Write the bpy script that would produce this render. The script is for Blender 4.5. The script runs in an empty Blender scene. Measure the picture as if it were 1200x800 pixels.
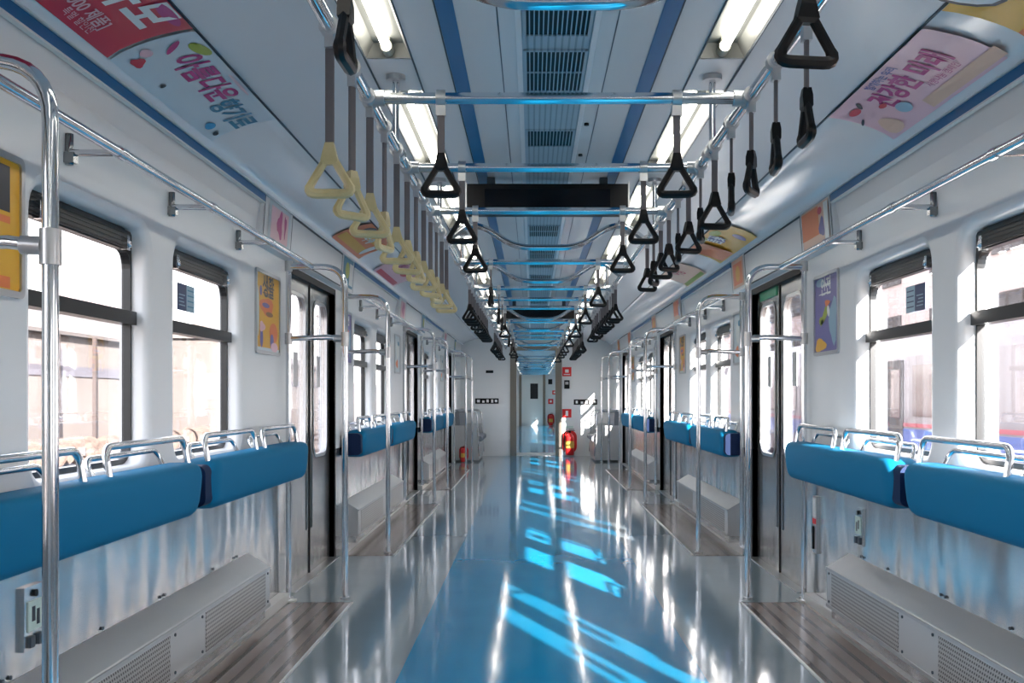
import bpy, math, random
from mathutils import Vector, Matrix
random.seed(7)
S = bpy.context.scene
COL = S.collection
PI = math.pi
PITCH = 4.95

# ------------------------------------------------------------------ materials
MATS = {}
def principled(name, color, rough=0.5, metal=0.0, spec=0.5, coat=0.0, emit=None, estr=0.0):
    m = bpy.data.materials.new(name); m.use_nodes = True
    nt = m.node_tree; b = nt.nodes['Principled BSDF']
    b.inputs['Base Color'].default_value = (*color, 1)
    b.inputs['Roughness'].default_value = rough
    b.inputs['Metallic'].default_value = metal
    b.inputs['Specular IOR Level'].default_value = spec
    b.inputs['Coat Weight'].default_value = coat
    if emit:
        b.inputs['Emission Color'].default_value = (*emit, 1)
        b.inputs['Emission Strength'].default_value = estr
    MATS[name] = m
    return m
def noise_bump(m, scale=(5, 5, 5), nscale=1.0, strength=0.1, dist=0.01, detail=2.0):
    nt = m.node_tree; b = nt.nodes['Principled BSDF']
    tc = nt.nodes.new('ShaderNodeTexCoord'); mp = nt.nodes.new('ShaderNodeMapping')
    mp.inputs['Scale'].default_value = scale
    n = nt.nodes.new('ShaderNodeTexNoise'); n.inputs['Scale'].default_value = nscale; n.inputs['Detail'].default_value = detail
    bp = nt.nodes.new('ShaderNodeBump'); bp.inputs['Strength'].default_value = strength; bp.inputs['Distance'].default_value = dist
    nt.links.new(tc.outputs['Object'], mp.inputs['Vector']); nt.links.new(mp.outputs['Vector'], n.inputs['Vector'])
    nt.links.new(n.outputs['Fac'], bp.inputs['Height']); nt.links.new(bp.outputs['Normal'], b.inputs['Normal'])
    return n
def tint_noise(m, c1, c2, scale=(1, 1, 1), nscale=2.0, lo=0.35, hi=0.65, detail=3.0):
    nt = m.node_tree; b = nt.nodes['Principled BSDF']
    tc = nt.nodes.new('ShaderNodeTexCoord'); mp = nt.nodes.new('ShaderNodeMapping')
    mp.inputs['Scale'].default_value = scale
    n = nt.nodes.new('ShaderNodeTexNoise'); n.inputs['Scale'].default_value = nscale; n.inputs['Detail'].default_value = detail
    r = nt.nodes.new('ShaderNodeValToRGB')
    r.color_ramp.elements[0].position = lo; r.color_ramp.elements[0].color = (*c1, 1)
    r.color_ramp.elements[1].position = hi; r.color_ramp.elements[1].color = (*c2, 1)
    nt.links.new(tc.outputs['Object'], mp.inputs['Vector']); nt.links.new(mp.outputs['Vector'], n.inputs['Vector'])
    nt.links.new(n.outputs['Fac'], r.inputs['Fac']); nt.links.new(r.outputs['Color'], b.inputs['Base Color'])

M_white = principled('white_panel', (0.70, 0.74, 0.78), 0.32, spec=0.5)
tint_noise(M_white, (0.74, 0.755, 0.76), (0.78, 0.79, 0.795), (1, .4, 1), 1.2)
M_ceil = principled('ceiling_panel', (0.60, 0.65, 0.70), 0.30)
tint_noise(M_ceil, (0.64, 0.67, 0.69), (0.68, 0.71, 0.73), (1, .3, 1), 1.0)
M_cove = principled('cove_white', (0.80, 0.80, 0.80), 0.16)
M_ceil_c = principled('ceiling_centre', (0.74, 0.75, 0.75), 0.22)
noise_bump(M_ceil_c, (6, .8, 1), 1.0, 0.12, 0.01)
M_blue = principled('blue_trim', (0.005, 0.15, 0.42), 0.35)
tint_noise(M_blue, (0.003, 0.13, 0.33), (0.006, 0.155, 0.37), (1, 1, 1), 3)
M_groove = principled('dark_groove', (0.06, 0.08, 0.10), 0.5)
M_black = principled('black_rubber', (0.006, 0.006, 0.007), 0.5, spec=0.2)
M_blackgl = principled('black_plastic', (0.008, 0.008, 0.009), 0.35, spec=0.22)
M_chrome = principled('chrome', (0.72, 0.74, 0.77), 0.12, 1.0)
noise_bump(M_chrome, (3, 3, 3), 2.0, 0.03, 0.005)
M_dkchrome = principled('dark_chrome', (0.28, 0.29, 0.30), 0.2, 1.0)
M_steel = principled('brushed_steel', (0.62, 0.62, 0.62), 0.20, 0.95)
noise_bump(M_steel, (2.2, 3.2, 1.1), 1.6, 0.55, 0.03, 1.0)
M_heat = principled('heater_steel', (0.66, 0.665, 0.67), 0.36, 0.85)
noise_bump(M_heat, (2, 4, 1), 1.5, 0.2, 0.01, 1.0)
M_door = principled('door_steel', (0.46, 0.45, 0.44), 0.27, 0.95)
noise_bump(M_door, (2, 5, .6), 1.5, 0.35, 0.02, 1.0)
M_frame = principled('window_frame', (0.010, 0.012, 0.014), 0.3, 0.0, spec=0.35)
M_alu = principled('aluminium', (0.55, 0.56, 0.57), 0.32, 0.9)
noise_bump(M_alu, (9, 9, 9), 8, .1, .001)
M_trimline = principled('floor_strip_metal', (0.75, 0.75, 0.73), 0.3, 0.8)
M_pad = principled('blue_cushion', (0.0, 0.145, 0.29), 0.7, spec=0.2)
noise_bump(M_pad, (1, 1, 1), 220, 0.25, 0.001)
M_padbk = principled('cushion_shell', (0.002, 0.015, 0.06), 0.6, spec=0.2)
M_gray = principled('grey_fabric', (0.20, 0.215, 0.24), 0.75)
noise_bump(M_gray, (1, 1, 1), 150, 0.3, 0.001)
M_strap = principled('strap_webbing', (0.16, 0.145, 0.15), 0.7)
noise_bump(M_strap, (1, 1, 1), 300, .3, .001)
M_yellow = principled('cream_yellow_plastic', (0.55, 0.47, 0.24), 0.35)
tint_noise(M_yellow, (0.52, 0.44, 0.22), (0.60, 0.51, 0.28), (1, 1, 1), 20)
M_red = principled('red_paint', (0.72, 0.02, 0.02), 0.3)
M_gold = principled('gold_paint', (0.75, 0.45, 0.08), 0.35)
M_wtext = principled('white_print', (0.85, 0.85, 0.85), 0.5)
M_paper = principled('poster_paper', (0.75, 0.78, 0.76), 0.35)
M_screen = principled('dark_screen', (0.003, 0.004, 0.007), 0.15, spec=0.25)
M_reflector = principled('light_reflector', (0.20, 0.205, 0.19), 0.35)
M_tube = principled('lamp_tube', (1, 1, 1), 0.4, emit=(1.0, 0.95, 0.86), estr=8.0)
M_cap = principled('lamp_cap', (0.45, 0.45, 0.38), 0.35, 0.4)
M_jamb = principled('gangway_frame', (0.24, 0.215, 0.18), 0.3, 0.6)
noise_bump(M_jamb, (3, 3, 2), 2, .2, .01)
M_bellow = principled('gangway_bellows', (0.30, 0.31, 0.33), 0.6)
M_label_green = principled('pale_green_label', (0.55, 0.68, 0.62), 0.5)
for nm, c in (('p_red', (0.62, 0.015, 0.05)), ('p_pink', (0.80, 0.50, 0.55)), ('p_magenta', (0.50, 0.02, 0.20)), ('p_yellow', (0.80, 0.42, 0.02)),
              ('p_orange', (0.80, 0.20, 0.05)), ('p_navy', (0.015, 0.04, 0.13)), ('p_lightblue', (0.28, 0.45, 0.56)), ('p_green', (0.35, 0.42, 0.02)),
              ('p_violet', (0.16, 0.14, 0.38)), ('p_teal', (0.02, 0.22, 0.36)), ('p_white', (0.80, 0.82, 0.80)), ('p_black', (0.02, 0.02, 0.03)),
              ('p_peach', (0.78, 0.50, 0.36)), ('p_sky', (0.05, 0.35, 0.62)), ('p_paleblue', (0.60, 0.68, 0.72)), ('p_brown', (0.30, 0.13, 0.04))):
    principled(nm, c, 0.35)

def glass_mat(name, tint, refl=0.10):
    m = bpy.data.materials.new(name); m.use_nodes = True
    nt = m.node_tree; nt.nodes.clear()
    o = nt.nodes.new('ShaderNodeOutputMaterial'); mx = nt.nodes.new('ShaderNodeMixShader')
    t = nt.nodes.new('ShaderNodeBsdfTransparent'); g = nt.nodes.new('ShaderNodeBsdfGlossy')
    t.inputs['Color'].default_value = (*tint, 1); g.inputs['Roughness'].default_value = 0.02
    g.inputs['Color'].default_value = (.9, .95, 1, 1)
    f = nt.nodes.new('ShaderNodeFresnel'); f.inputs['IOR'].default_value = 1.35
    mul = nt.nodes.new('ShaderNodeMath'); mul.operation = 'MULTIPLY'; mul.inputs[1].default_value = refl * 10
    nt.links.new(f.outputs[0], mul.inputs[0]); mul.use_clamp = True
    nt.links.new(mul.outputs[0], mx.inputs[0]); nt.links.new(t.outputs[0], mx.inputs[1]); nt.links.new(g.outputs[0], mx.inputs[2])
    nt.links.new(mx.outputs[0], o.inputs[0]); MATS[name] = m
    return m
M_glass = glass_mat('window_glass', (0.98, 0.98, 0.99), 0.03)
M_dglass = glass_mat('door_glass', (0.93, 0.92, 0.93), 0.06)

# floor: blue middle band, grey blue borders
def floor_material():
    m = principled('floor_vinyl', (0, .3, .6), 0.085, spec=0.65, coat=0.0)
    nt = m.node_tree; b = nt.nodes['Principled BSDF']
    tc = nt.nodes.new('ShaderNodeTexCoord'); sp = nt.nodes.new('ShaderNodeSeparateXYZ')
    ab = nt.nodes.new('ShaderNodeMath'); ab.operation = 'ABSOLUTE'
    nt.links.new(tc.outputs['Object'], sp.inputs[0]); nt.links.new(sp.outputs['X'], ab.inputs[0])
    gt = nt.nodes.new('ShaderNodeMath'); gt.operation = 'GREATER_THAN'; gt.inputs[1].default_value = 0.60
    nt.links.new(ab.outputs[0], gt.inputs[0])
    n = nt.nodes.new('ShaderNodeTexNoise'); n.inputs['Scale'].default_value = 2.5; n.inputs['Detail'].default_value = 4
    nt.links.new(tc.outputs['Object'], n.inputs['Vector'])
    def ramp(c1, c2):
        r = nt.nodes.new('ShaderNodeValToRGB'); r.color_ramp.elements[0].position = .3; r.color_ramp.elements[1].position = .7
        r.color_ramp.elements[0].color = (*c1, 1); r.color_ramp.elements[1].color = (*c2, 1)
        nt.links.new(n.outputs['Fac'], r.inputs['Fac']); return r
    r1 = ramp((0.006, 0.25, 0.47), (0.010, 0.28, 0.52)); r2 = ramp((0.235, 0.30, 0.335), (0.265, 0.33, 0.365))
    mx = nt.nodes.new('ShaderNodeMix'); mx.data_type = 'RGBA'
    nt.links.new(gt.outputs[0], mx.inputs[0]); nt.links.new(r1.outputs[0], mx.inputs[6]); nt.links.new(r2.outputs[0], mx.inputs[7])
    nt.links.new(mx.outputs[2], b.inputs['Base Color'])
    mp = nt.nodes.new('ShaderNodeMapping'); mp.inputs['Scale'].default_value = (5, 1.2, 1)
    n2 = nt.nodes.new('ShaderNodeTexNoise'); n2.inputs['Scale'].default_value = 2.0; n2.inputs['Detail'].default_value = 2
    bp = nt.nodes.new('ShaderNodeBump'); bp.inputs['Strength'].default_value = 0.06; bp.inputs['Distance'].default_value = 0.01
    nt.links.new(tc.outputs['Object'], mp.inputs[0]); nt.links.new(mp.outputs[0], n2.inputs['Vector'])
    nt.links.new(n2.outputs['Fac'], bp.inputs['Height']); nt.links.new(bp.outputs['Normal'], b.inputs['Normal'])
    return m
M_floor = floor_material()
def ribbed_material(name, c1, c2, freq, axis='X', rough=0.3, duty=0.5, metal=0.0, strength=.4):
    m = principled(name, c1, rough, metal)
    nt = m.node_tree; b = nt.nodes['Principled BSDF']
    tc = nt.nodes.new('ShaderNodeTexCoord'); sp = nt.nodes.new('ShaderNodeSeparateXYZ')
    nt.links.new(tc.outputs['Object'], sp.inputs[0])
    mu = nt.nodes.new('ShaderNodeMath'); mu.operation = 'MULTIPLY'; mu.inputs[1].default_value = freq
    nt.links.new(sp.outputs[axis], mu.inputs[0])
    fr = nt.nodes.new('ShaderNodeMath'); fr.operation = 'FRACT'; nt.links.new(mu.outputs[0], fr.inputs[0])
    gt = nt.nodes.new('ShaderNodeMath'); gt.operation = 'GREATER_THAN'; gt.inputs[1].default_value = duty; nt.links.new(fr.outputs[0], gt.inputs[0])
    mx = nt.nodes.new('ShaderNodeMix'); mx.data_type = 'RGBA'
    mx.inputs[6].default_value = (*c1, 1); mx.inputs[7].default_value = (*c2, 1)
    nt.links.new(gt.outputs[0], mx.inputs[0]); nt.links.new(mx.outputs[2], b.inputs['Base Color'])
    bp = nt.nodes.new('ShaderNodeBump'); bp.invert = True; bp.inputs['Strength'].default_value = strength; bp.inputs['Distance'].default_value = 0.003
    nt.links.new(gt.outputs[0], bp.inputs['Height']); nt.links.new(bp.outputs['Normal'], b.inputs['Normal'])
    return m
M_brown = ribbed_material('ribbed_brown_floor', (0.24, 0.195, 0.175), (0.09, 0.07, 0.065), 14.0, 'X', 0.17, .70)
M_ventpl = ribbed_material('fine_ribbed_panel', (0.36, 0.47, 0.54), (0.20, 0.30, 0.36), 46.0, 'X', 0.4, .7)
M_bellow_r = ribbed_material('bellows_ribbed', (0.34, 0.35, 0.37), (0.12, 0.12, 0.13), 10.0, 'Y', 0.6, .7)
def perforated():
    m = principled('perforated_steel', (0.5, .5, .5), 0.3, 0.85)
    nt = m.node_tree; b = nt.nodes['Principled BSDF']
    tc = nt.nodes.new('ShaderNodeTexCoord'); sp = nt.nodes.new('ShaderNodeSeparateXYZ'); nt.links.new(tc.outputs['Object'], sp.inputs[0])
    def M(op, a, bv=None, **k):
        n = nt.nodes.new('ShaderNodeMath'); n.operation = op
        if hasattr(a, 'links') or not isinstance(a, (int, float)): nt.links.new(a, n.inputs[0])
        else: n.inputs[0].default_value = a
        if bv is not None:
            if isinstance(bv, (int, float)): n.inputs[1].default_value = bv
            else: nt.links.new(bv, n.inputs[1])
        return n.outputs[0]
    u = M('ADD', M('MULTIPLY', sp.outputs['Y'], 62), M('MULTIPLY', sp.outputs['Z'], 31)); v = M('MULTIPLY', sp.outputs['Z'], 62)
    fu = M('SUBTRACT', M('FRACT', u), .5); fv = M('SUBTRACT', M('FRACT', v), .5)
    d = M('ADD', M('MULTIPLY', fu, fu), M('MULTIPLY', fv, fv))
    hole = M('LESS_THAN', d, 0.085)
    mx = nt.nodes.new('ShaderNodeMix'); mx.data_type = 'RGBA'
    mx.inputs[6].default_value = (.52, .51, .50, 1); mx.inputs[7].default_value = (.05, .05, .05, 1)
    nt.links.new(hole, mx.inputs[0]); nt.links.new(mx.outputs[2], b.inputs['Base Color'])
    mt = M('MULTIPLY', M('SUBTRACT', 1.0, hole), .85); nt.links.new(mt, b.inputs['Metallic'])
    return m
M_perf = perforated()

# ------------------------------------------------------------------ mesh builder
class MB:
    def __init__(s): s.v = []; s.f = []; s.sm = []
    def add(s, vs, fs, smooth=False):
        o = len(s.v); s.v += [tuple(v) for v in vs]
        for f in fs: s.f.append(tuple(i + o for i in f)); s.sm.append(smooth)
        return s
    def box(s, x0, x1, y0, y1, z0, z1):
        x0, x1 = sorted((x0, x1)); y0, y1 = sorted((y0, y1)); z0, z1 = sorted((z0, z1))
        v = [(x0, y0, z0), (x1, y0, z0), (x1, y1, z0), (x0, y1, z0), (x0, y0, z1), (x1, y0, z1), (x1, y1, z1), (x0, y1, z1)]
        return s.add(v, [(0, 3, 2, 1), (4, 5, 6, 7), (0, 1, 5, 4), (1, 2, 6, 5), (2, 3, 7, 6), (3, 0, 4, 7)])
    def loft(s, loops, caps=True, smooth=True, closed=True):
        n = len(loops[0]); vs = [p for l in loops for p in l]; fs = []
        for i in range(len(loops) - 1):
            for j in range(n if closed else n - 1):
                k = (j + 1) % n
                fs.append((i * n + j, i * n + k, (i + 1) * n + k, (i + 1) * n + j))
        s.add(vs, fs, smooth)
        if caps:
            s.add(loops[0], [tuple(range(n))[::-1]]); s.add(loops[-1], [tuple(range(n))])
        return s
    def tube(s, pts, r, n=10, caps=True, closed=False):
        P = [Vector(p) for p in pts]; L = len(P); loops = []
        up = None
        for i in range(L):
            if closed: t = (P[(i + 1) % L] - P[i - 1]).normalized()
            elif i == 0: t = (P[1] - P[0]).normalized()
            elif i == L - 1: t = (P[-1] - P[-2]).normalized()
            else: t = ((P[i + 1] - P[i]).normalized() + (P[i] - P[i - 1]).normalized()).normalized()
            if up is None:
                a = Vector((0, 0, 1)) if abs(t.z) < .9 else Vector((1, 0, 0))
                up = (a - a.dot(t) * t).normalized()
            else: up = (up - up.dot(t) * t).normalized()
            w = t.cross(up)
            rr = r[i] if isinstance(r, (list, tuple)) else r
            loops.append([P[i] + up * math.cos(2 * PI * k / n) * rr + w * math.sin(2 * PI * k / n) * rr for k in range(n)])
        if closed: loops.append(loops[0]); caps = False
        return s.loft(loops, caps)
    def cyl(s, a, b, r, n=14): return s.tube([a, b], r, n)
    def prism(s, poly, axis, a, b, smooth=False):
        """poly: (u,v) list; axis 'y' -> (u,a,v); 'x' -> (a,u,v); 'z' -> (u,v,a)"""
        def P(t): return [{'y': (u, t, v), 'x': (t, u, v), 'z': (u, v, t)}[axis] for u, v in poly]
        n = len(poly); vs = P(a) + P(b)
        s.add(vs, [(i, (i + 1) % n, n + (i + 1) % n, n + i) for i in range(n)], smooth)
        s.add(P(a), [tuple(range(n))[::-1]]); s.add(P(b), [tuple(range(n))]); return s
    def build(s, name, mat, parent=None, fix=True):
        me = bpy.data.meshes.new(name); me.from_pydata(s.v, [], s.f)
        me.polygons.foreach_set('use_smooth', s.sm); me.materials.append(mat)
        if fix:
            import bmesh
            bm = bmesh.new(); bm.from_mesh(me); bmesh.ops.remove_doubles(bm, verts=bm.verts, dist=1e-6)
            bmesh.ops.recalc_face_normals(bm, faces=bm.faces)
            for e in bm.edges:
                if len(e.link_faces) == 2 and e.calc_face_angle(0) > 0.7: e.smooth = False
            bm.to_mesh(me); bm.free()
        me.update()
        o = bpy.data.objects.new(name, me); COL.objects.link(o)
        if parent: o.parent = parent
        return o
def fillet(pts, r, n=6):
    """round the corners of a polyline"""
    P = [Vector(p) for p in pts]; out = [P[0]]
    for i in range(1, len(P) - 1):
        a = (P[i - 1] - P[i]).normalized(); b = (P[i + 1] - P[i]).normalized()
        rr = min(r, (P[i - 1] - P[i]).length * .49, (P[i + 1] - P[i]).length * .49)
        p0 = P[i] + a * rr; p2 = P[i] + b * rr
        for k in range(n + 1):
            t = k / n; out.append(p0 * (1 - t) ** 2 + P[i] * 2 * t * (1 - t) + p2 * t * t)
    out.append(P[-1]); return out
def rrect(u0, u1, v0, v1, r, n=6):
    out = []
    for cx, cy, a in ((u1 - r, v1 - r, 0), (u0 + r, v1 - r, 90), (u0 + r, v0 + r, 180), (u1 - r, v0 + r, 270)):
        for k in range(n + 1):
            t = math.radians(a + 90 * k / n); out.append((cx + r * math.cos(t), cy + r * math.sin(t)))
    return out
def empty(name, label, cat, loc=(0, 0, 0), group=None, kind=None):
    o = bpy.data.objects.new(name, None); o.empty_display_size = .1; COL.objects.link(o); o.location = loc
    tag(o, label, cat, group, kind); return o
def tag(o, label=None, cat=None, group=None, kind=None):
    if label: o['label'] = label
    if cat: o['category'] = cat
    if group: o['group'] = group
    if kind: o['kind'] = kind
    return o
def kids(o): return KID.get(o, [])
KID = {}
def freeze(root):
    """remember the tree of a prototype so that copies are quick"""
    for o in COL.objects:
        if o.parent is not None and o not in KID.get(o.parent, []): KID.setdefault(o.parent, []).append(o)
def dup(root, loc=None, label=None, group=None, rz=None, sx=None, parent=None, cat=None):
    c = root.copy(); COL.objects.link(c)
    if parent: c.parent = parent
    if loc is not None: c.location = loc
    if rz is not None: c.rotation_euler = (0, 0, rz)
    if sx is not None: c.scale = (sx, 1, 1)
    if label: c['label'] = label
    if group: c['group'] = group
    if cat: c['category'] = cat
    for k in kids(root): dup(k, parent=c)
    return c
def struct(o, label=None, cat=None):
    o['kind'] = 'structure'
    if label: o['label'] = label
    if cat: o['category'] = cat
    return o
SIDE = {-1: 'left', 1: 'right'}
ORD = ['first', 'second', 'third', 'fourth', 'fifth', 'sixth', 'seventh', 'eighth', 'ninth', 'tenth', 'eleventh', 'twelfth', 'thirteenth', 'fourteenth',
       'fifteenth', 'sixteenth', 'seventeenth', 'eighteenth']
BAYN = ['nearest', 'second', 'third']

def text_obj(s, size, bold=0.0, res=3):
    cu = bpy.data.curves.new('t', 'FONT'); cu.body = s; cu.size = size; cu.offset = bold; cu.resolution_u = res
    cu.align_x = 'CENTER'; cu.align_y = 'CENTER'
    o = bpy.data.objects.new('t', cu); COL.objects.link(o)
    dg = bpy.context.evaluated_depsgraph_get(); me = bpy.data.meshes.new_from_object(o.evaluated_get(dg))
    bpy.data.objects.remove(o); bpy.data.curves.remove(cu)
    v = [tuple(p.co) for p in me.vertices]; f = [tuple(p.vertices) for p in me.polygons]
    bpy.data.meshes.remove(me)
    return v, f
def map_text(mb, s, size, fn, bold=0.0):
    v, f = text_obj(s, size, bold)
    mb.add([fn(p[0], p[1]) for p in v], f)
def map_poly(mb, poly, fn):
    n = len(poly); c = (sum(p[0] for p in poly) / n, sum(p[1] for p in poly) / n)
    mb.add([fn(*c)] + [fn(*p) for p in poly], [(0, i + 1, (i + 1) % n + 1) for i in range(n)])
def blob(cx, cy, rx, ry, n=14, rot=0.0, wob=0.0):
    out = []
    for k in range(n):
        a = 2 * PI * k / n; r = 1 + wob * math.sin(3 * a + cx * 9)
        x, y = rx * r * math.cos(a), ry * r * math.sin(a)
        out.append((cx + x * math.cos(rot) - y * math.sin(rot), cy + x * math.sin(rot) + y * math.cos(rot)))
    return out

# ------------------------------------------------------------------ dimensions
W = 1.43            # half width of the interior wall
CZ = 2.21           # ceiling height
Y0 = -3.3; YE = 18.9
WIN = [(2.73, 3.56), (3.82, 4.68)]
WZ0, WZ1 = 0.86, 1.68
DOOR = (5.62, 6.88)
YAR0, YAR1 = 2.12, 5.45
# ------------------------------------------------------------------ the car shell
def car_shell(ya, yb, bays, suffix, near):
    """floor, ceiling, side walls of one car between ya and yb. bays: y offsets of its bench bays"""
    out = {}
    mb = MB(); mb.box(-1.6, 1.6, ya, yb, -0.12, 0.0)
    struct(mb.build('floor', M_floor), 'glossy blue floor with grey blue borders, ' + suffix, 'floor')
    # ceiling profile
    half = [(0.0, CZ), (0.475, CZ)]
    outer = [(0.625, CZ), (0.95, CZ), (1.05, CZ - .004), (1.13, CZ - .014), (1.20, CZ - .030), (1.26, CZ - .050), (1.31, CZ - .072), (1.345, CZ - .094), (1.365, CZ - .112), (1.372, CZ - .130)]
    mb = MB()
    mb.box(-.475, .475, ya, yb, CZ, CZ + .03)
    mb.box(-1.6, 1.6, ya, yb, CZ + .11, CZ + .18)
    for s in (-1, 1):
        lo = [[(s * x, y, z) for x, z in outer] for y in (ya, yb)]
        mb.loft(lo, caps=False, closed=False)
        up = [(s * 1.372, CZ - .13), (s * 1.56, CZ - .13), (s * 1.56, CZ + .12), (s * .625, CZ + .12)]
        mb.add([(x, y, z) for y in (ya, yb) for x, z in up], [(0, 1, 5, 4), (1, 2, 6, 5)])
    struct(mb.build('ceiling', M_ceil, fix=False), 'pale grey curved ceiling, ' + suffix, 'ceiling')
    return out
car_shell(Y0, YE, None, 'of the near carriage', True)
car_shell(YE + 1.0, YE + 20.5, None, 'of the carriage beyond the gangway', False)

# window wall panels
def wall_panel(mb, s, ya, yb, za, zb, hole, x_in=W, t=.105):
    """white panel with rounded hole; hole=(y0,y1,z0,z1,r)"""
    if hole is None:
        mb.box(s * x_in, s * (x_in + t), ya, yb, za, zb); return
    y0, y1, z0, z1, r = hole; n = 6
    def loop(e, x): return [(s * x, u, v) for u, v in rrect(y0 - e, y1 + e, z0 - e, z1 + e, r + e, n)]
    prof = [(.034, x_in), (.016, x_in + .004), (.005, x_in + .012), (0, x_in + .028), (0, x_in + t)]
    mb.loft([loop(e, x) for e, x in prof], caps=False)
    for x, e in ((x_in, .034), (x_in + t, 0)):
        L = loop(e, x); corners = [(s * x, yb, zb), (s * x, ya, zb), (s * x, ya, za), (s * x, yb, za)]
        m = n + 1; vs = L + corners; fs = []
        for c in range(4):
            for k in range(n): fs.append((4 * m + c, c * m + k, c * m + k + 1))
            fs.append((c * m + n, ((c + 1) % 4) * m, 4 * m + (c + 1) % 4, 4 * m + c))
        mb.add(vs, fs)
    for a, b in (((ya, za), (yb, za)), ((yb, za), (yb, zb)), ((yb, zb), (ya, zb)), ((ya, zb), (ya, za))):
        mb.add([(s * x_in, a[0], a[1]), (s * x_in, b[0], b[1]), (s * (x_in + t), b[0], b[1]), (s * (x_in + t), a[0], a[1])], [(0, 1, 2, 3)])

def side_walls(offsets, y_lo, y_hi, name_suffix, label, first_end=None):
    for s in (-1, 1):
        mb = MB(); low = MB()
        for off in offsets:
            a = DOOR[1] - PITCH + off; b = DOOR[0] + off      # wall between doors
            zc = .74
            mid = (WIN[0][1] + WIN[1][0]) / 2 + off
            z1 = 1.76
            wall_panel(mb, s, a, WIN[0][0] - .10 + off, zc, z1, None)
            wall_panel(mb, s, WIN[0][0] - .10 + off, mid, zc, z1, (WIN[0][0] + off, WIN[0][1] + off, WZ0, WZ1, .085))
            wall_panel(mb, s, mid, WIN[1][1] + .10 + off, zc, z1, (WIN[1][0] + off, WIN[1][1] + off, WZ0, WZ1, .085))
            wall_panel(mb, s, WIN[1][1] + .10 + off, b, zc, z1, None)
            low.box(s * (W + .002), s * (W + .10), a, b, 0.0, zc)
            # sloping upper part
            prof = [(W, z1), (W - .003, z1 + .10), (W - .015, z1 + .2), (W - .03, z1 + .27), (W - .04, CZ - .12), (W + .12, CZ - .12), (W + .12, z1)]
            mb.prism([(s * x, z) for x, z in prof], 'y', a, b)
            # over the door
            mb.box(s * (W + .0), s * (W + .12), b, DOOR[1] + off, 1.832, CZ - .12)
        yl = DOOR[1] - PITCH + offsets[0]; yh = DOOR[1] + offsets[-1]
        # end stretches
        if y_lo < yl:
            mb.box(s * W, s * (W + .10), y_lo, yl, .0, CZ - .12)
        if y_hi > yh:
            wall_panel(mb, s, yh, y_hi, .5, 1.76, (yh + .42, yh + 1.25, WZ0, WZ1, .085))
            mb.box(s * W, s * (W + .10), yh, y_hi, 0, .5)
            mb.box(s * (W - .01), s * (W + .12), yh, y_hi, 1.76, CZ - .12)
        struct(mb.build('wall_' + SIDE[s], M_white), 'white window wall on the %s side of the %s' % (SIDE[s], label), 'wall')
        struct(low.build('wall_' + SIDE[s], M_steel), 'stainless lower wall panel on the %s side of the %s' % (SIDE[s], label), 'wall')
side_walls([-PITCH, 0, PITCH, 2 * PITCH], Y0, YE, '', 'near carriage')
Y2 = YE + 1.0
side_walls([Y2 - 1.9 + .15, Y2 - 1.9 + .15 + PITCH, Y2 - 1.9 + .15 + 2 * PITCH], Y2, Y2 + 19.5, '', 'far carriage')
# closing wall behind the camera
mb = MB(); mb.box(-1.55, 1.55, Y0 - .1, Y0, 0, CZ + .1); struct(mb.build('wall_rear', M_white), 'white end wall behind the viewer', 'wall')

# ------------------------------------------------------------------ windows
def make_window(i, w):
    y0, y1 = w; c = (y0 + y1) / 2; h = (y1 - y0) / 2; zm = (WZ0 + WZ1) / 2; ym = 1.37
    r = empty('window_1', 'dark framed two pane train window', 'window', kind='structure')
    x0, x1 = W + .062, W + .092
    f = MB(); inner = rrect(-h + .010, h - .012, WZ0 + .018, WZ1 - .075, .06); outer = rrect(-h - .01, h + .01, WZ0 - .01, WZ1 + .01, .085)
    f.loft([[(x, u, v) for u, v in L] for x, L in ((x0, outer), (x0, inner), (x1, inner), (x1, outer), (x0, outer))], caps=False, smooth=False)
    fo = f.build('window_frame', M_frame, r)
    m = MB(); m.box(x0 - .022, x1, -h + .01, h - .01, ym - .024, ym + .022); mo = m.build('mullion', M_frame, fo)
    b = MB(); b.box(x0 - .012, x0, -h + .03, h - .03, WZ1 - .07, WZ1 - .012)
    for k in range(4): b.box(x0 - .015, x0 - .011, -h + .05, h - .05, WZ1 - .066 + k * .014, WZ1 - .060 + k * .014)
    b.build('vent_bar', M_frame, fo)
    for q in (-1, 1):
        k = MB(); k.box(x0 - .034, x0 - .012, q * (h - .11) - .012, q * (h - .11) + .012, WZ1 - .085, WZ1 - .035); k.tube([(x0 - .03, q * (h - .11), WZ1 - .04), (x0 - .04, q * (h - .11), WZ1 - .075)], .006, 8)
        k.build('latch', M_chrome, fo)
    g = MB(); g.box(x0 + .012, x0 + .016, -h + .01, h - .01, WZ0 + .01, ym - .02); g.build('lower_pane', M_glass, r)
    g = MB(); g.box(x0 + .012, x0 + .016, -h + .01, h - .01, ym + .018, WZ1 - .07); g.build('upper_pane', M_glass, r)
    return r, c
WP = []
n_win = 0
protos = [make_window(i, w) for i, w in enumerate(WIN)]
freeze(None)
for off, bl in ((-PITCH, 'behind the viewer'), (0, 'nearest bench'), (PITCH, 'second bench'), (2 * PITCH, 'third bench'),
                (Y2 - 1.75, 'first bench of the far carriage'), (Y2 - 1.75 + PITCH, 'second bench of the far carriage'), (Y2 - 1.75 + 2 * PITCH, 'third bench of the far carriage')):
    for s in (-1, 1):
        for i, (pr, c) in enumerate(protos):
            n_win += 1
            o = dup(pr, (0, c + off, 0), 'dark framed %s window over the %s on the %s, %s one of its pair' % ('sliding', bl, SIDE[s], ['nearer', 'farther'][i]), sx=s)
            o.name = 'window_%d' % n_win
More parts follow.
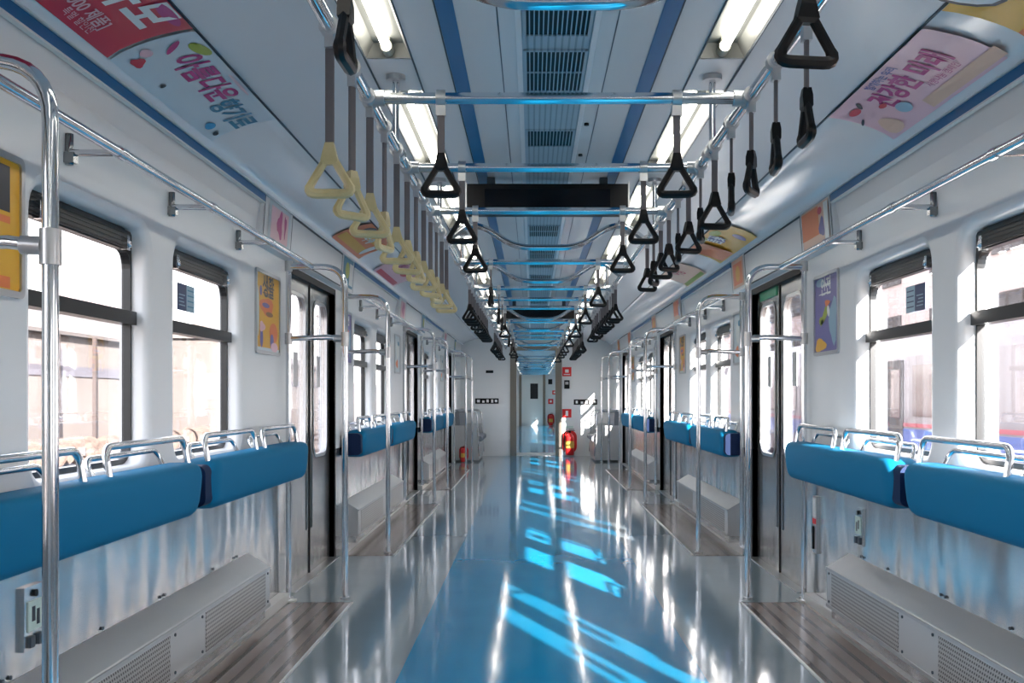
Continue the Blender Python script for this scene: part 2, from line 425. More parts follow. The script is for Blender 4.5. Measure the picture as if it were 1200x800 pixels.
for pr, c in protos:
    for k in kids(pr):
        for kk in kids(k): bpy.data.objects.remove(kk)
        bpy.data.objects.remove(k)
    bpy.data.objects.remove(pr)
KID = {}
# windows of the end sections
yh = DOOR[1] + 2 * PITCH
for s in (-1, 1):
    n_win += 1
    pr, c = make_window(0, (yh + .42, yh + 1.25))
    pr.location = (0, c, 0); pr.scale = (s, 1, 1); pr.name = 'window_%d' % n_win
    pr['label'] = 'window above the grey end seat on the %s wall' % SIDE[s]
yh2 = DOOR[1] + Y2 - 1.75 + 2 * PITCH
for s in (-1, 1):
    n_win += 1
    pr, c = make_window(0, (yh2 + .42, yh2 + 1.25))
    pr.location = (0, c, 0); pr.scale = (s, 1, 1); pr.name = 'window_%d' % n_win
    pr['label'] = 'window above the end seat place of the far carriage on the %s' % SIDE[s]

# ------------------------------------------------------------------ doors
def make_door():
    r = empty('door_1', 'x', 'door', kind='structure')
    y0, y1 = 0, DOOR[1] - DOOR[0]; c = y1 / 2
    x0, x1 = W + .032, W + .066
    for q, (a, b) in enumerate(((y0, c - .002), (c + .002, y1))):
        m = MB(); hole = rrect((a + b) / 2 - .205, (a + b) / 2 + .205, .72, 1.70, .09)
        out = []
        n = 6; M1 = n + 1
        cor = [(b, 1.83), (a, 1.83), (a, .0), (b, .0)]
        for x in (x0, x1):
            L = [(x, u, v) for u, v in hole]; vs = L + [(x, u, v) for u, v in cor]; fs = []
            for k4 in range(4):
                for k in range(n): fs.append((4 * M1 + k4, k4 * M1 + k, k4 * M1 + k + 1))
                fs.append((k4 * M1 + n, ((k4 + 1) % 4) * M1, 4 * M1 + (k4 + 1) % 4, 4 * M1 + k4))
            m.add(vs, fs)
        m.loft([[(x, u, v) for u, v in hole] for x in (x0, x1)], caps=False)
        m.loft([[(x, u, v) for u, v in cor] for x in (x0, x1)], caps=False, smooth=False)
        leaf = m.build('door_leaf', M_door, r)
        g = MB(); g.box(x0 + .012, x0 + .017, (a + b) / 2 - .215, (a + b) / 2 + .215, .71, 1.71); g.build('door_pane', M_dglass, leaf)
        k = MB(); hi = rrect((a + b) / 2 - .195, (a + b) / 2 + .195, .73, 1.69, .08); ho = rrect((a + b) / 2 - .215, (a + b) / 2 + .215, .71, 1.71, .095)
        k.loft([[(x, u, v) for u, v in L] for x, L in ((x0 - .004, ho), (x0 - .006, hi), (x0 + .01, hi), (x0 + .01, ho))], caps=False)
        k.build('pane_gasket', M_alu, leaf)
        # recessed finger grip and small notice on the pane
        hgy = (c - .07) if q == 0 else (c + .07)
        h = MB(); h.box(x0 - .004, x0 + .001, hgy - .014, hgy + .014, .28, .74); h.build('finger_grip', M_groove, leaf)
        st = MB(); st.box(x0 + .008, x0 + .0115, (a + b) / 2 - .05, (a + b) / 2 + .05, 1.16, 1.36); st.build('pane_notice', M_alu, leaf)
    m = MB(); m.box(x0 - .006, x0 + .002, c - .009, c + .009, 0, 1.82); m.build('door_seal', M_black, r)
    m = MB(); m.prism([(-.035, 0), (0, 0), (0, 1.79), (y1, 1.79), (y1, 0), (y1 + .035, 0), (y1 + .035, 1.83), (-.035, 1.83)], 'x', W - .003, W + .09)
    m.build('door_frame', M_black, r)
    m = MB(); m.box(W - .03, W + .10, 0, y1, -.005, .006); m.build('threshold', M_alu, r)
    return r
dp = make_door(); freeze(None)
doors = []
offs = [(-PITCH, 'behind the viewer'), (0, 'nearest of three'), (PITCH, 'second of three'), (2 * PITCH, 'farthest of three'),
        (Y2 - 1.75 - PITCH, None), (Y2 - 1.75, 'first in the carriage beyond the gangway'), (Y2 - 1.75 + PITCH, 'second in the carriage beyond the gangway'), (Y2 - 1.75 + 2 * PITCH, 'last in the carriage beyond the gangway')]
n = 0
for off, bl in offs:
    if bl is None: continue
    for s in (-1, 1):
        n += 1
        o = dup(dp, (0, DOOR[0] + off, 0), 'stainless two leaf sliding door on the %s wall, %s' % (SIDE[s], bl), sx=s)
        o.name = 'door_%d' % n
def remove_tree(o):
    for k in kids(o): remove_tree(k)
    bpy.data.objects.remove(o)
remove_tree(dp); KID = {}

# ------------------------------------------------------------------ trims
ntrim = 0
def trim(mb, mat, label):
    global ntrim
    ntrim += 1
    o = mb.build('trim_%d' % ntrim, mat); struct(o, label, 'trim'); return o
HEAD = (4.90, 7.38)      # header zone (with the small adverts) around a door
for s in (-1, 1):
    m = MB(); e = MB()
    for k in range(-1, 3):
        a = HEAD[1] - PITCH + k * PITCH; b = HEAD[0] + k * PITCH
        m.box(s * 1.374, s * 1.392, a, b, CZ - .166, CZ - .130)
        e.box(s * 1.374, s * 1.393, a, b, CZ - .173, CZ - .166); e.box(s * 1.366, s * 1.385, a, b, CZ - .130, CZ - .123)
    trim(m, M_blue, 'deep blue line along the top of the %s wall' % SIDE[s])
    trim(e, M_paper, 'pale edging of the blue line on the %s wall' % SIDE[s])
    m = MB(); m.box(s * .30, s * .351, Y0, YE, CZ - .006, CZ + .001); trim(m, M_blue, 'blue ceiling strip %s of the air grilles' % SIDE[s])
    m = MB(); m.box(s * .353, s * .357, Y0, YE, CZ - .004, CZ); m.box(s * .176, s * .180, Y0, YE, CZ - .003, CZ); m.box(s * .470, s * .474, Y0, YE, CZ - .006, CZ); m.box(s * .626, s * .630, Y0, YE, CZ - .006, CZ)
    trim(m, M_groove, 'thin dark panel joints in the ceiling on the %s' % SIDE[s])
    # filler between the lamps
    m = MB(); Lp = [2.02 + 1.65 * k for k in range(-3, 11)]; prev = Y0
    for a in Lp:
        if a > YE - .6: break
        m.box(s * .472, s * .628, prev, a, CZ, CZ + .03); prev = min(a + 1.31, YE)
    m.box(s * .472, s * .628, prev, YE, CZ, CZ + .03)
    trim(m, M_ceil_c, 'pale ceiling panels between the lamps on the %s' % SIDE[s])
    # ribbed brown floor beside benches, its metal edge and the skirting
    for k in range(3):
        a, b = YAR0 - .12 + k * PITCH, YAR1 - .10 + k * PITCH
        if k == 0: a = -.6
        m = MB(); m.box(s * 1.04, s * 1.375, a, b, 0, .003); trim(m, M_brown, 'ribbed brown floor strip under the %s bench on the %s' % (BAYN[k], SIDE[s]))
        m = MB(); m.box(s * 1.028, s * 1.040, a, b, 0, .006); m.box(s * 1.375, s * 1.43, a, b + .03, 0, .05); m.box(s * 1.34, s * 1.375, b + .0, b + .06, 0, .012); trim(m, M_trimline, 'bright metal floor edge beside the %s bench on the %s' % (BAYN[k], SIDE[s]))
        m = MB(); m.box(s * 1.04, s * 1.42, b + .002, b + .012, 0, .004); trim(m, M_groove, 'dark floor joint before the %s door area on the %s' % (BAYN[k], SIDE[s]))
for s in (-1, 1):
    m = MB(); pr = [(1.095, CZ - .0075), (1.10, CZ - .0125), (1.15, CZ - .019), (1.21, CZ - .036), (1.265, CZ - .056), (1.315, CZ - .079), (1.345, CZ - .100), (1.360, CZ - .117), (1.366, CZ - .124), (1.374, CZ - .121)]
    m.loft([[(s * x, y, z) for x, z in pr] for y in (Y0, YE)], caps=False, closed=False); trim(m, M_cove, 'glossy white curved cove panel on the %s, under the adverts' % SIDE[s])
    m = MB(); m.box(s * 1.086, s * 1.094, Y0, YE, CZ - .013, CZ - .004); trim(m, M_groove, 'thin dark joint where ceiling meets cove on the %s' % SIDE[s])
# ceiling centre: smooth panels and ribbed vent strip
m = MB(); m.box(-.30, .30, Y0, YE, CZ - .0025, CZ + .001); trim(m, M_ceil_c, 'glossy pale middle ceiling panel')
m = MB(); m.box(-.108, .108, Y0, YE, CZ - .005, CZ - .002); trim(m, M_ventpl, 'finely ribbed strip along the ceiling centre line')
m = MB(); m.box(-.126, -.108, Y0, YE, CZ - .009, CZ - .002); m.box(.108, .126, Y0, YE, CZ - .009, CZ - .002); trim(m, M_white, 'raised edges of the ribbed ceiling strip')

# door header panels
hp = []
for s in (-1, 1):
    for k in range(3):
        o0 = k * PITCH
        r = empty('door_header', 'white header panel over the %s door on the %s wall' % (BAYN[k], SIDE[s]), 'panel', (0, o0, 0))
        r['kind'] = 'structure'; 
        def P(x, z): return (s * x, z)
        m = MB(); m.prism([P(W + .01, 1.835), P(W - .035, 1.85), P(1.378, CZ - .128), P(W + .01, CZ - .128)], 'y', HEAD[0], HEAD[1]); m.build('header_body', M_white, r)
        def face(y, z, d=0.0):
            t = (z - 1.85) / (CZ - .128 - 1.85); x = (W - .035) * (1 - t) + 1.378 * t; return (s * (x - .002 - d), y, z)
        m = MB()
        for (a, b) in ((HEAD[0] + .01, HEAD[0] + .022), (5.465, 5.475), (6.90, 6.915), (HEAD[1] - .02, HEAD[1] - .008)):
            m.add([face(a, 1.855), face(b, 1.855), face(b, CZ - .13), face(a, CZ - .13)], [(0, 1, 2, 3)])
        for (za, zb) in ((1.852, 1.862), (CZ - .142, CZ - .130)):
            m.add([face(5.47, za), face(6.91, za), face(6.91, zb), face(5.47, zb)], [(0, 1, 2, 3)])
        m.build('panel_joint', M_groove, r)

# ------------------------------------------------------------------ ceiling lamps
r = empty('ceiling_lamp', 'x', 'lamp')
m = MB(); h0, h1 = -.074, .074
m.prism([(h0, 0), (-.045, .055), (.045, .055), (h1, 0), (h1, .004), (h1, .065), (h0, .065), (h0, .004)], 'y', 0, 1.30); 
m2 = MB()
prof = [(-.074, 0), (-.05, .05), (.05, .05), (.074, 0)]
m2.loft([[(x, y, z) for x, z in prof] for y in (0, 1.30)], caps=False, closed=False, smooth=False)
m2.add([(x, 0, z) for x, z in prof], [(0, 1, 2, 3)]); m2.add([(x, 1.3, z) for x, z in prof], [(0, 1, 2, 3)])
m2.build('lamp_housing', M_reflector, r, fix=False)
m = MB(); m.cyl((0, .06, .022), (0, 1.24, .022), .0145, 14); m.build('lamp_tube', M_tube, r)
for y in (.03, 1.27):
    m = MB(); m.cyl((0, y - .03 + .005, .022), (0, y + .03, .022), .019, 14); m.box(-.012, .012, y - .02, y + .02, .022, .05); m.build('lamp_socket', M_cap, r)

freeze(None); lamp = r
for s in (-1, 1):
    j = 0
    for a in [2.02 + 1.65 * k for k in range(-3, 11)]:
        if a > YE - 1.3: break
        vis = a + 1.3 > 2.6
        lab = 'lit ceiling tube lamp on the %s, ' % SIDE[s] + (('%s from the viewer' % ORD[j]) if vis else 'behind the viewer')
        if vis: j += 1
        dup(lamp, (s * .55, a, CZ), lab, 'tube lamps along the ceiling')
    for k in range(10):
        a = Y2 + .5 + 1.9 * k
        dup(lamp, (s * .55, a, CZ - .07), 'lit tube lamp in the far carriage ceiling on the %s' % SIDE[s], 'tube lamps of the far carriage %s' % SIDE[s])
remove_tree(lamp); KID = {}

# ------------------------------------------------------------------ air grilles
vents = []
def vent(y0, y1, label):
    r = empty('air_grille', label, 'air vent', (0, y0, CZ - .005), 'air grilles along the ceiling centre')
    L = y1 - y0
    m = MB(); m.box(-.096, .096, 0.01, L - .01, -.0015, 0.0); m.build('dark_opening', M_black, r)
    m = MB(); m.box(-.100, .100, 0, .012, -.006, 0); m.box(-.100, .100, L - .012, L, -.006, 0); m.box(-.104, -.094, 0, L, -.006, 0); m.box(.094, .104, 0, L, -.006, 0)
    if L > .35: m.box(-.1, .1, L / 2 - .003, L / 2 + .003, -.006, 0)
    m.build('grille_frame', M_ventpl, r)
    m = MB()
    for k in range(13):
        x = -.084 + .014 * k; m.box(x - .0018, x + .0018, .01, L - .01, -.006, -.001)
    m.build('slats', M_alu, r)
    return r
vspec = [(2.55, 3.10), (3.22, 3.66), (4.18, 4.46), (6.5, 6.95)]
j = 0
for k in range(3):
    for a, b in vspec:
        if a + k * PITCH > 17: continue
        vent(a + k * PITCH, b + k * PITCH, 'slatted black air grille in the ceiling centre, %s from the viewer' % ORD[j]); j += 1
for i, y in enumerate((4.10, 4.62)):
    m = MB(); m.cyl((.145, y, CZ - .012), (.145, y, CZ - .002), .010, 12); o = m.build('ceiling_sensor', M_blackgl)
    tag(o, 'tiny round black sensor right of the air grilles, %s one' % ('nearer', 'farther')[i], 'sensor')

# ------------------------------------------------------------------ information displays
def display(y, zb, w, label):
    r = empty('information_display', label, 'display', (0, y, zb))
    m = MB(); 
    m.prism([(-w / 2, 0), (w / 2, 0), (w / 2, .145), (-w / 2, .145)], 'y', 0, .12); m.build('display_case', M_blackgl, r)
    m = MB(); m.box(-w / 2 + .09, w / 2 - .09, -.004, 0, .018, .118); m.build('display_screen', M_screen, r)
    for q in (-1, 1):
        m = MB(); m.box(q * w / 2, q * (w / 2 + .008), -.004, .12, -.004, .155); m.build('display_edge', M_alu, r)
    for x in (-w / 2 + .12, w / 2 - .12):
        m = MB(); m.box(x - .02, x + .02, .03, .09, .15, CZ - zb - .006); m.build('display_bracket', M_groove, r)
    return r
display(5.06, 2.02, .81, 'black ceiling display hanging over the aisle, nearer of the two')
display(11.55, 2.00, .81, 'black ceiling display hanging over the aisle, farther of the two')
display(Y2 + 14, 2.0, .75, 'black display hanging in the far carriage seen through the gangway')

# ------------------------------------------------------------------ overhead handrails
RX, RZ, RR = .54, 1.94, .0165
def handrail(y0, y1, bars, hoops, hang, label, straps=True):
    r = empty('overhead_handrail', label, 'handrail', (0, y0, 0))
    for s in (-1, 1):
        m = MB(); m.tube([(s * RX, 0, RZ), (s * RX, y1 - y0 - .002, RZ)], RR, 12); m.build('side_rail', M_chrome, r)
    for b in bars:
        m = MB(); m.tube([(-RX, b - y0, RZ), (RX, b - y0, RZ)], RR, 12)
        o = m.build('cross_bar', M_chrome, r)
        for s in (-1, 1):
            m = MB()
            m.cyl((s * RX, b - y0 - .03, RZ), (s * RX, b - y0 + .03, RZ), RR + .007, 12)
            m.cyl((s * (RX - .045), b - y0, RZ), (s * (RX - .01), b - y0, RZ), RR + .006, 12)
            m.build('tee_joint', M_alu, o)
    for b in hoops:
        pts = fillet([(-.54, b - y0, RZ + .0), (-.42, b - y0, RZ + .09), (-.33, b - y0, RZ + .07), (-.17, b - y0, RZ - .037), (.17, b - y0, RZ - .037), (.33, b - y0, RZ + .07), (.42, b - y0, RZ + .09), (.54, b - y0, RZ)], .09, 6)
        m = MB(); m.tube(pts, RR, 12); m.build('dipped_bar', M_chrome, r)
    for b in hang:
        for s in (-1, 1):
            m = MB(); m.cyl((s * .55, b - y0, RZ - .01), (s * .55, b - y0, CZ - .012), .0115, 10)
            o = m.build('hanger', M_chrome, r)
            m = MB(); m.cyl((s * .55, b - y0, CZ - .018), (s * .55, b - y0, CZ - .0005), .034, 16); m.build('flange', M_alu, o); m = MB(); m.cyl((s * RX, b - y0 - .025, RZ), (s * RX, b - y0 + .025, RZ), RR + .008, 12); m.build('rail_collar', M_alu, o)
    return r
bay_bars = [2.06, 2.86, 3.72, 4.58, 6.30]
for k in range(3):
    o0 = k * PITCH
    a = 0.6 if k == 0 else 1.95 + o0
    b = 1.945 + o0 + PITCH
    if k == 2: b = 17.4
    handrail(a, b, ([1.735] + bay_bars[1:]) if k == 0 else [x + o0 for x in bay_bars[1:]], [y + o0 for y in (2.07, 5.45)] + ([17.07] if k == 2 else []), [x + o0 for x in (3.50, 5.15, 6.80) if x + o0 < b] + ([1.85] if k == 0 else []),
             'chrome overhead handrail frame over the %s bay of the aisle' % BAYN[k])
handrail(Y2 + .3, Y2 + 18, [Y2 + .8 + 1.7 * i for i in range(10)], [Y2 + 1.6, Y2 + 4.2, Y2 + 7.2], [Y2 + 1 + 3.4 * i for i in range(5)], 'chrome overhead handrail frame of the far carriage')

# ------------------------------------------------------------------ straps
def make_strap(drop, mat_h, name='strap_handle'):
    """origin at the rail axis; hanging down"""
    r = empty(name, 'x', 'strap')
    m = MB(); m.tube([(0, RR + .002 if False else -.0, 0), (0, .0001, 0)], .001, 4) if False else None
    ring = [(math.cos(t) * 0.0, math.cos(t) * (RR + .006), math.sin(t) * (RR + .006)) for t in [2 * PI * k / 16 for k in range(16)]]
    m = MB()
    lo = []
    for x in (-.013, .013): lo.append([(x, (RR + .0075) * math.cos(2 * PI * k / 18), (RR + .0075) * math.sin(2 * PI * k / 18)) for k in range(18)])
    m.loft(lo); m.box(-.014, .014, -.010, .010, -.05, -.018)
    m.build('rail_clamp', M_alu, r)
    m = MB(); m.prism(rrect(-.0105, .0105, -.0045, .0045, .004, 3), 'z', -.045, -drop - .012); m.build('webbing', M_strap, r)
    top = -drop; t = .0095
    # triangle
    hw, hh = .056, .094
    pts = [(0, 0, top), (hw, 0, top - hh), (-hw, 0, top - hh)]
    P = [Vector(p) for p in pts]; loop = []
    rc = [.018, .026, .026]
    for i in range(3):
        a = (P[i - 1] - P[i]).normalized(); b = (P[(i + 1) % 3] - P[i]).normalized()
        p0 = P[i] + a * rc[i]; p2 = P[i] + b * rc[i]
        for k in range(6):
            u = k / 5; loop.append(p0 * (1 - u) ** 2 + P[i] * 2 * u * (1 - u) + p2 * u * u)
        q = P[(i + 1) % 3] - b * 0
        for k in (1, 2, 3):
            e0 = p2; e1 = P[(i + 1) % 3] - b * rc[(i + 1) % 3]; loop.append(e0.lerp(e1, k / 4))
    m = MB(); rad = [(t * (1.0 if p.z > top - hh + .02 else 1.22)) for p in loop]
    m.tube(loop, rad, 8, closed=True)
    ho = m.build('grip', mat_h, r)
    m = MB(); m.loft([[(sx * w, sy * d, z) for sx, sy in ((-1, -1), (1, -1), (1, 1), (-1, 1))] for w, d, z in ((.010, .009, top + .022), (.014, .012, top + .004), (.020, .011, top - .02), (.012, .008, top - .028))], smooth=False)
    m.build('grip_neck', mat_h, r)
    return r
black_proto = make_strap(.178, M_blackgl); yellow_proto = make_strap(.288, M_yellow); freeze(None)
GRP = {}
def strap(proto, x, y, rot, label, group, along):
    # "along": rail runs along y -> clamp turned 90 degrees; grip twist is done by turning the grip only
    o = dup(proto, (x, y, RZ), label, group)
    base = PI / 2 if along == 'y' else 0
    o.rotation_euler = (0, 0, base)
    for c in [c for c in COL.objects[-8:] if c.parent == o]:
        if c.name.split('.')[0] in ('grip', 'grip_neck', 'webbing'): c.rotation_euler = (0, 0, rot - base)
    return o
LR = [0, 48, 14, 72, 5, 30, 60, 10, 40, 70, 15, 5]
RRt = [88, 84, 62, 80, 8, 75, 20, 86, 30, 10, 60, 20]
for k in range(3):
    o0 = k * PITCH
    for i in range(12):
        y = 2.31 + .285 * i + o0
        if k > 0: y = 2.5 + .26 * i + o0
        yel = (k == 0)
        a = LR[i] if k == 0 else random.choice([0, 10, 20, 85])
        if k == 0:
            strap(yellow_proto, -RX, y, math.radians(a), 'low hanging cream yellow strap handle on the left rail, %s from the viewer' % ORD[i], 'yellow straps on the left rail', 'y')
        else:
            strap(black_proto, -RX, y, math.radians(a), 'black strap handle on left rail of the %s bay, %s in its row' % (BAYN[k], ORD[i]), 'black straps on the left rail, %s bay' % BAYN[k], 'y')
        a = RRt[i] if k == 0 else random.choice([0, 10, 20, 85])
        strap(black_proto, RX, y - (.05 if k == 0 else 0), math.radians(a), 'black strap handle on the right rail of the %s bay, %s in its row' % (BAYN[k], ORD[i]), 'black straps on the right rail, %s bay' % BAYN[k], 'y')
    for bi, b in enumerate(bay_bars):
        if k > 0 and bi == 0: continue
        if True:
            pass
        xs = .397 if (k == 0 and bi == 0) else .335
        for s in (-1, 1):
            y = b + o0
            if k == 0 and bi == 0:
                y = 1.735
            if bi == 4:
                ang = 80 if s < 0 else 12
            else: ang = {(0, -1): 88, (0, 1): 8}.get((bi, s), random.choice([0, 6, -6])) if k == 0 else random.choice([0, 10, 85])
            strap(black_proto, s * xs, y, math.radians(ang), 'black strap handle on the %s half of the %s cross bar in the %s bay' % (SIDE[s], ORD[bi], BAYN[k]), 'black straps on cross bars', 'x')
for i in range(8):
    for s in (-1, 1):
        strap(black_proto, s * RX, Y2 + 1.2 + .5 * i, 0, 'black strap handle in the far carriage on the %s rail' % SIDE[s], 'straps of the far carriage %s' % SIDE[s], 'y')
remove_tree(black_proto); remove_tree(yellow_proto); KID = {}

# ------------------------------------------------------------------ grab pole frames and side rails
PX = 1.09
def pole_frame(s, y, where, end=False):
    r = empty('grab_pole_frame', 'chrome pole arch on the %s, %s' % (SIDE[s], where), 'grab pole', (0, y, 0), 'grab pole arches')
    pts = fillet([(s * PX, 0, .004), (s * PX, 0, 1.80), (s * 1.395, 0, 1.80)], .13, 8)
    m = MB(); m.tube(pts, .0165, 14); m.build('aisle_pole', M_chrome, r)
    m = MB(); m.tube([(s * 1.395, 0, .004), (s * 1.395, 0, 1.815)], .0155, 12); m.build('wall_pole', M_chrome, r)
    m = MB(); m.tube([(s * (PX + .01), 0, 1.41), (s * (PX + .09), 0, 1.418), (s * 1.39, 0, 1.41)], .0145, 12); m.build('cross_tube', M_chrome, r)
    m = MB(); m.cyl((s * PX, 0, 1.37), (s * PX, 0, 1.445), .022, 14); m.cyl((s * (PX + .015), 0, 1.41), (s * (PX + .06), 0, 1.412), .02, 12); m.build('pole_clamp', M_alu, r)
    for za, zb in ((1.38, 1.44), (1.775, 1.83)):
        m = MB(); m.cyl((s * 1.395, 0, za), (s * 1.395, 0, zb), .021, 12); m.build('pole_clamp', M_alu, r)
    for x in (PX, 1.395):
        m = MB(); m.cyl((s * x, 0, .0), (s * x, 0, .012), .026, 16); m.build('foot_ring', M_alu, r)
    return r
for s in (-1, 1):
    for k in range(3):
        for y, w in ((YAR0, 'at the near end of the %s bench' % BAYN[k]), (YAR1, 'at the far end of the %s bench' % BAYN[k])):
            pole_frame(s, y + k * PITCH, w)
    pole_frame(s, 16.97, 'beside the grey end seat')
for s in (-1, 1):
    for k in range(3):
        a, b = YAR0 + k * PITCH, YAR1 + k * PITCH
        if k == 0: a = 1.2
        r = empty('wall_handrail', 'chrome rail on wall brackets above the %s bench on the %s' % (BAYN[k], SIDE[s]), 'handrail', (0, 0, 0), 'rails above the windows')
        m = MB(); m.tube([(s * 1.27, a, 1.80), (s * 1.27, b, 1.80)], .0155, 12); m.build('rail', M_chrome, r)
        for y in (2.92, 3.75, 4.60):
            y += k * PITCH
            m = MB(); m.tube([(s * 1.27, y, 1.80), (s * 1.425, y, 1.80)], .0105, 10); m.cyl((s * 1.27, y - .02, 1.80), (s * 1.27, y + .02, 1.80), .019, 12)
            o = m.build('bracket', M_chrome, r)
            m = MB(); m.tube([(s * 1.418, y, 1.765), (s * 1.418, y, 1.855)], .012, 8); m.box(s * 1.40, s * 1.432, y - .014, y + .014, 1.77, 1.80); m.build('bracket_foot', M_dkchrome, o)

# ------------------------------------------------------------------ lean-back benches
def pad(y0, y1):
    L = y1 - y0; a0, b0 = .075, .098; cx, cz = W - .077 - .012, .762; R = .09; n = 24
    ys = [0, .003, .010, .022, .038, .06, R]; ys = ys + [L / 2] + [L - t for t in reversed(ys)]
    loops = []
    for y in ys:
        d = min(y, L - y)
        sh = R - math.sqrt(max(0, R * R - (R - min(d, R)) ** 2)) if d < R else 0
        a, b = a0 - sh * .45, b0 - sh * .95
        lp = []
        for k in range(n):
            t = 2 * PI * k / n; c, q = math.cos(t), math.sin(t)
            u = a * math.copysign(abs(c) ** .45, c); v = b * math.copysign(abs(q) ** .45, q)
            lp.append((cx + u - .10 * v, y, cz + v))
        loops.append(lp)
    m = MB(); m.loft(loops); return m
def bench_pad(s, y0, y1, loops, label):
    r = empty('bench_backrest', label, 'backrest', (0, y0, 0), 'blue padded backrests along the windows')
    r.scale = (s, 1, 1)
    pad(y0, y1).build('cushion', M_pad, r)
    m = MB(); m.box(W - .03, W + .001, .05, y1 - y0 - .05, .68, .84); m.build('mounting_plate', M_padbk, r)
    m = MB(); m.prism(rrect(W - .145, W - .02, .685, .838, .03, 5), 'y', -.055, .06, True); m.build('dark_end_piece', M_padbk, r)
    for a, b in loops:
        a -= y0; b -= y0
        m = MB(); m.tube(fillet([(W - .12, a, .83), (W - .10, a, .945), (W - .10, b, .945), (W - .12, b, .83)], .045, 6), .0115, 10); m.build('grip_loop', M_chrome, r)
        m = MB(); m.tube(fillet([(W - .055, a + .05, .83), (W - .02, a + .05, .905), (W - .02, b - .05, .905), (W - .055, b - .05, .83)], .04, 6), .0095, 10); m.build('rear_loop', M_chrome, r)
    return r
for s in (-1, 1):
    for k in range(3):
        o = k * PITCH
        ys = [(2.20, 3.68), (3.78, 5.40)]
        lps = [[(2.08, 2.78), (2.95, 3.62)], [(3.82, 4.52), (4.66, 5.30)]]
        for q in (0, 1):
            bench_pad(s, ys[q][0] + o, ys[q][1] + o, [(max(a, ys[q][0] + .06) + o, b + o) for a, b in lps[q]],
                      'blue padded backrest with chrome loops, %s half of the %s bench, %s wall' % (('nearer', 'farther')[q], BAYN[k], SIDE[s]))
# heater boxes
for s in (-1, 1):
    for k in range(3):
        a, b = 2.27 + k * PITCH, 4.79 + k * PITCH
        r = empty('heater_box', 'perforated steel heater box on the %s wall under the %s bench' % (SIDE[s], BAYN[k]), 'heater', (0, a, 0), 'heater boxes under the benches')
        r.scale = (s, 1, 1); L = b - a
        xf = W - .105
        m = MB(); m.prism([(W + .001, .10), (xf, .10), (xf, .285), (xf + .006, .292), (W + .001, .352)], 'y', 0, L); m.build('casing', M_heat, r)
        m = MB(); m.box(xf - .006, xf, 0, L, .278, .290); m.box(xf - .004, xf, 0, L, .100, .115); m.build('edge_lip', M_alu, r)
        for y0, y1 in ((.12, 1.20), (1.58, L - .08)):
            m = MB(); m.box(xf - .002, xf + .0, y0, y1, .118, .270); m.build('perforated_panel', M_perf, r)
        if k == 0:
            for y in (.06, 1.25, 1.54, L - .04):
                for zz in (.13, .262):
                    m = MB(); m.cyl((xf - .004, y, zz), (xf, y, zz), .006, 8); m.build('screw', M_groove, r)
            for y in (.3, .34, .9, 1.4, 1.44, 2.0, 2.3, 2.34):
                m = MB(); m.cyl((W - .004, y, .365), (W, y, .365), .006, 8); m.build('screw', M_groove, r)
        m = MB()
        m.prism([(W - .004, .05), (W - .088, .05), (W - .088, .10), (W - .004, .10)], 'y', .02, L - .02); m.build('support', M_steel, r)

# wall outlets / hatches
def outlet(s, y, z, label):
    r = empty('outlet_plate', label, 'outlet', (s * W, y, z)); r.scale = (s, 1, 1)
    m = MB(); m.box(-.010, .003, -.055, .055, -.085, .085); m.build('cover', M_steel, r)
    m = MB(); m.box(-.013, -.010, -.038, .038, -.035, .045); m.build('label_plate', M_label_green, r)
    m = MB(); m.box(-.0135, -.013, -.02, -.002, -.01, .03); m.box(-.0135, -.013, .006, .022, -.022, .02); m.build('label_print', MATS['p_black'], r)
    m = MB(); m.cyl((-.016, .0, .064), (-.009, .0, .064), .010, 10); m.build('key_lock', M_black, r)
    for a in (-.035, .012):
        m = MB(); m.box(-.018, -.01, a, a + .023, -.078, -.048); m.build('hinge', M_groove, r)
outlet(1, 4.62, .50, 'small steel outlet cover with pale label on the right wall')
outlet(-1, 2.72, .50, 'small steel outlet cover with pale label on the left wall')
# emergency cock beside the right door
r = empty('emergency_handle_panel', 'narrow notice panel with red mark low beside the nearest right door', 'safety panel', (W, 5.33, .44))
m = MB(); m.box(-.012, .002, -.035, .035, -.17, .13); m.build('backing', M_alu, r)
m = MB(); m.box(-.015, -.012, -.028, .028, .02, .12); m.build('notice', M_paper, r)
m = MB(); m.box(-.016, -.012, -.028, .028, -.015, .012); m.build('red_mark', M_red, r)
m = MB(); m.box(-.020, -.012, .004, .024, -.15, -.03); m.build('slot', M_black, r)

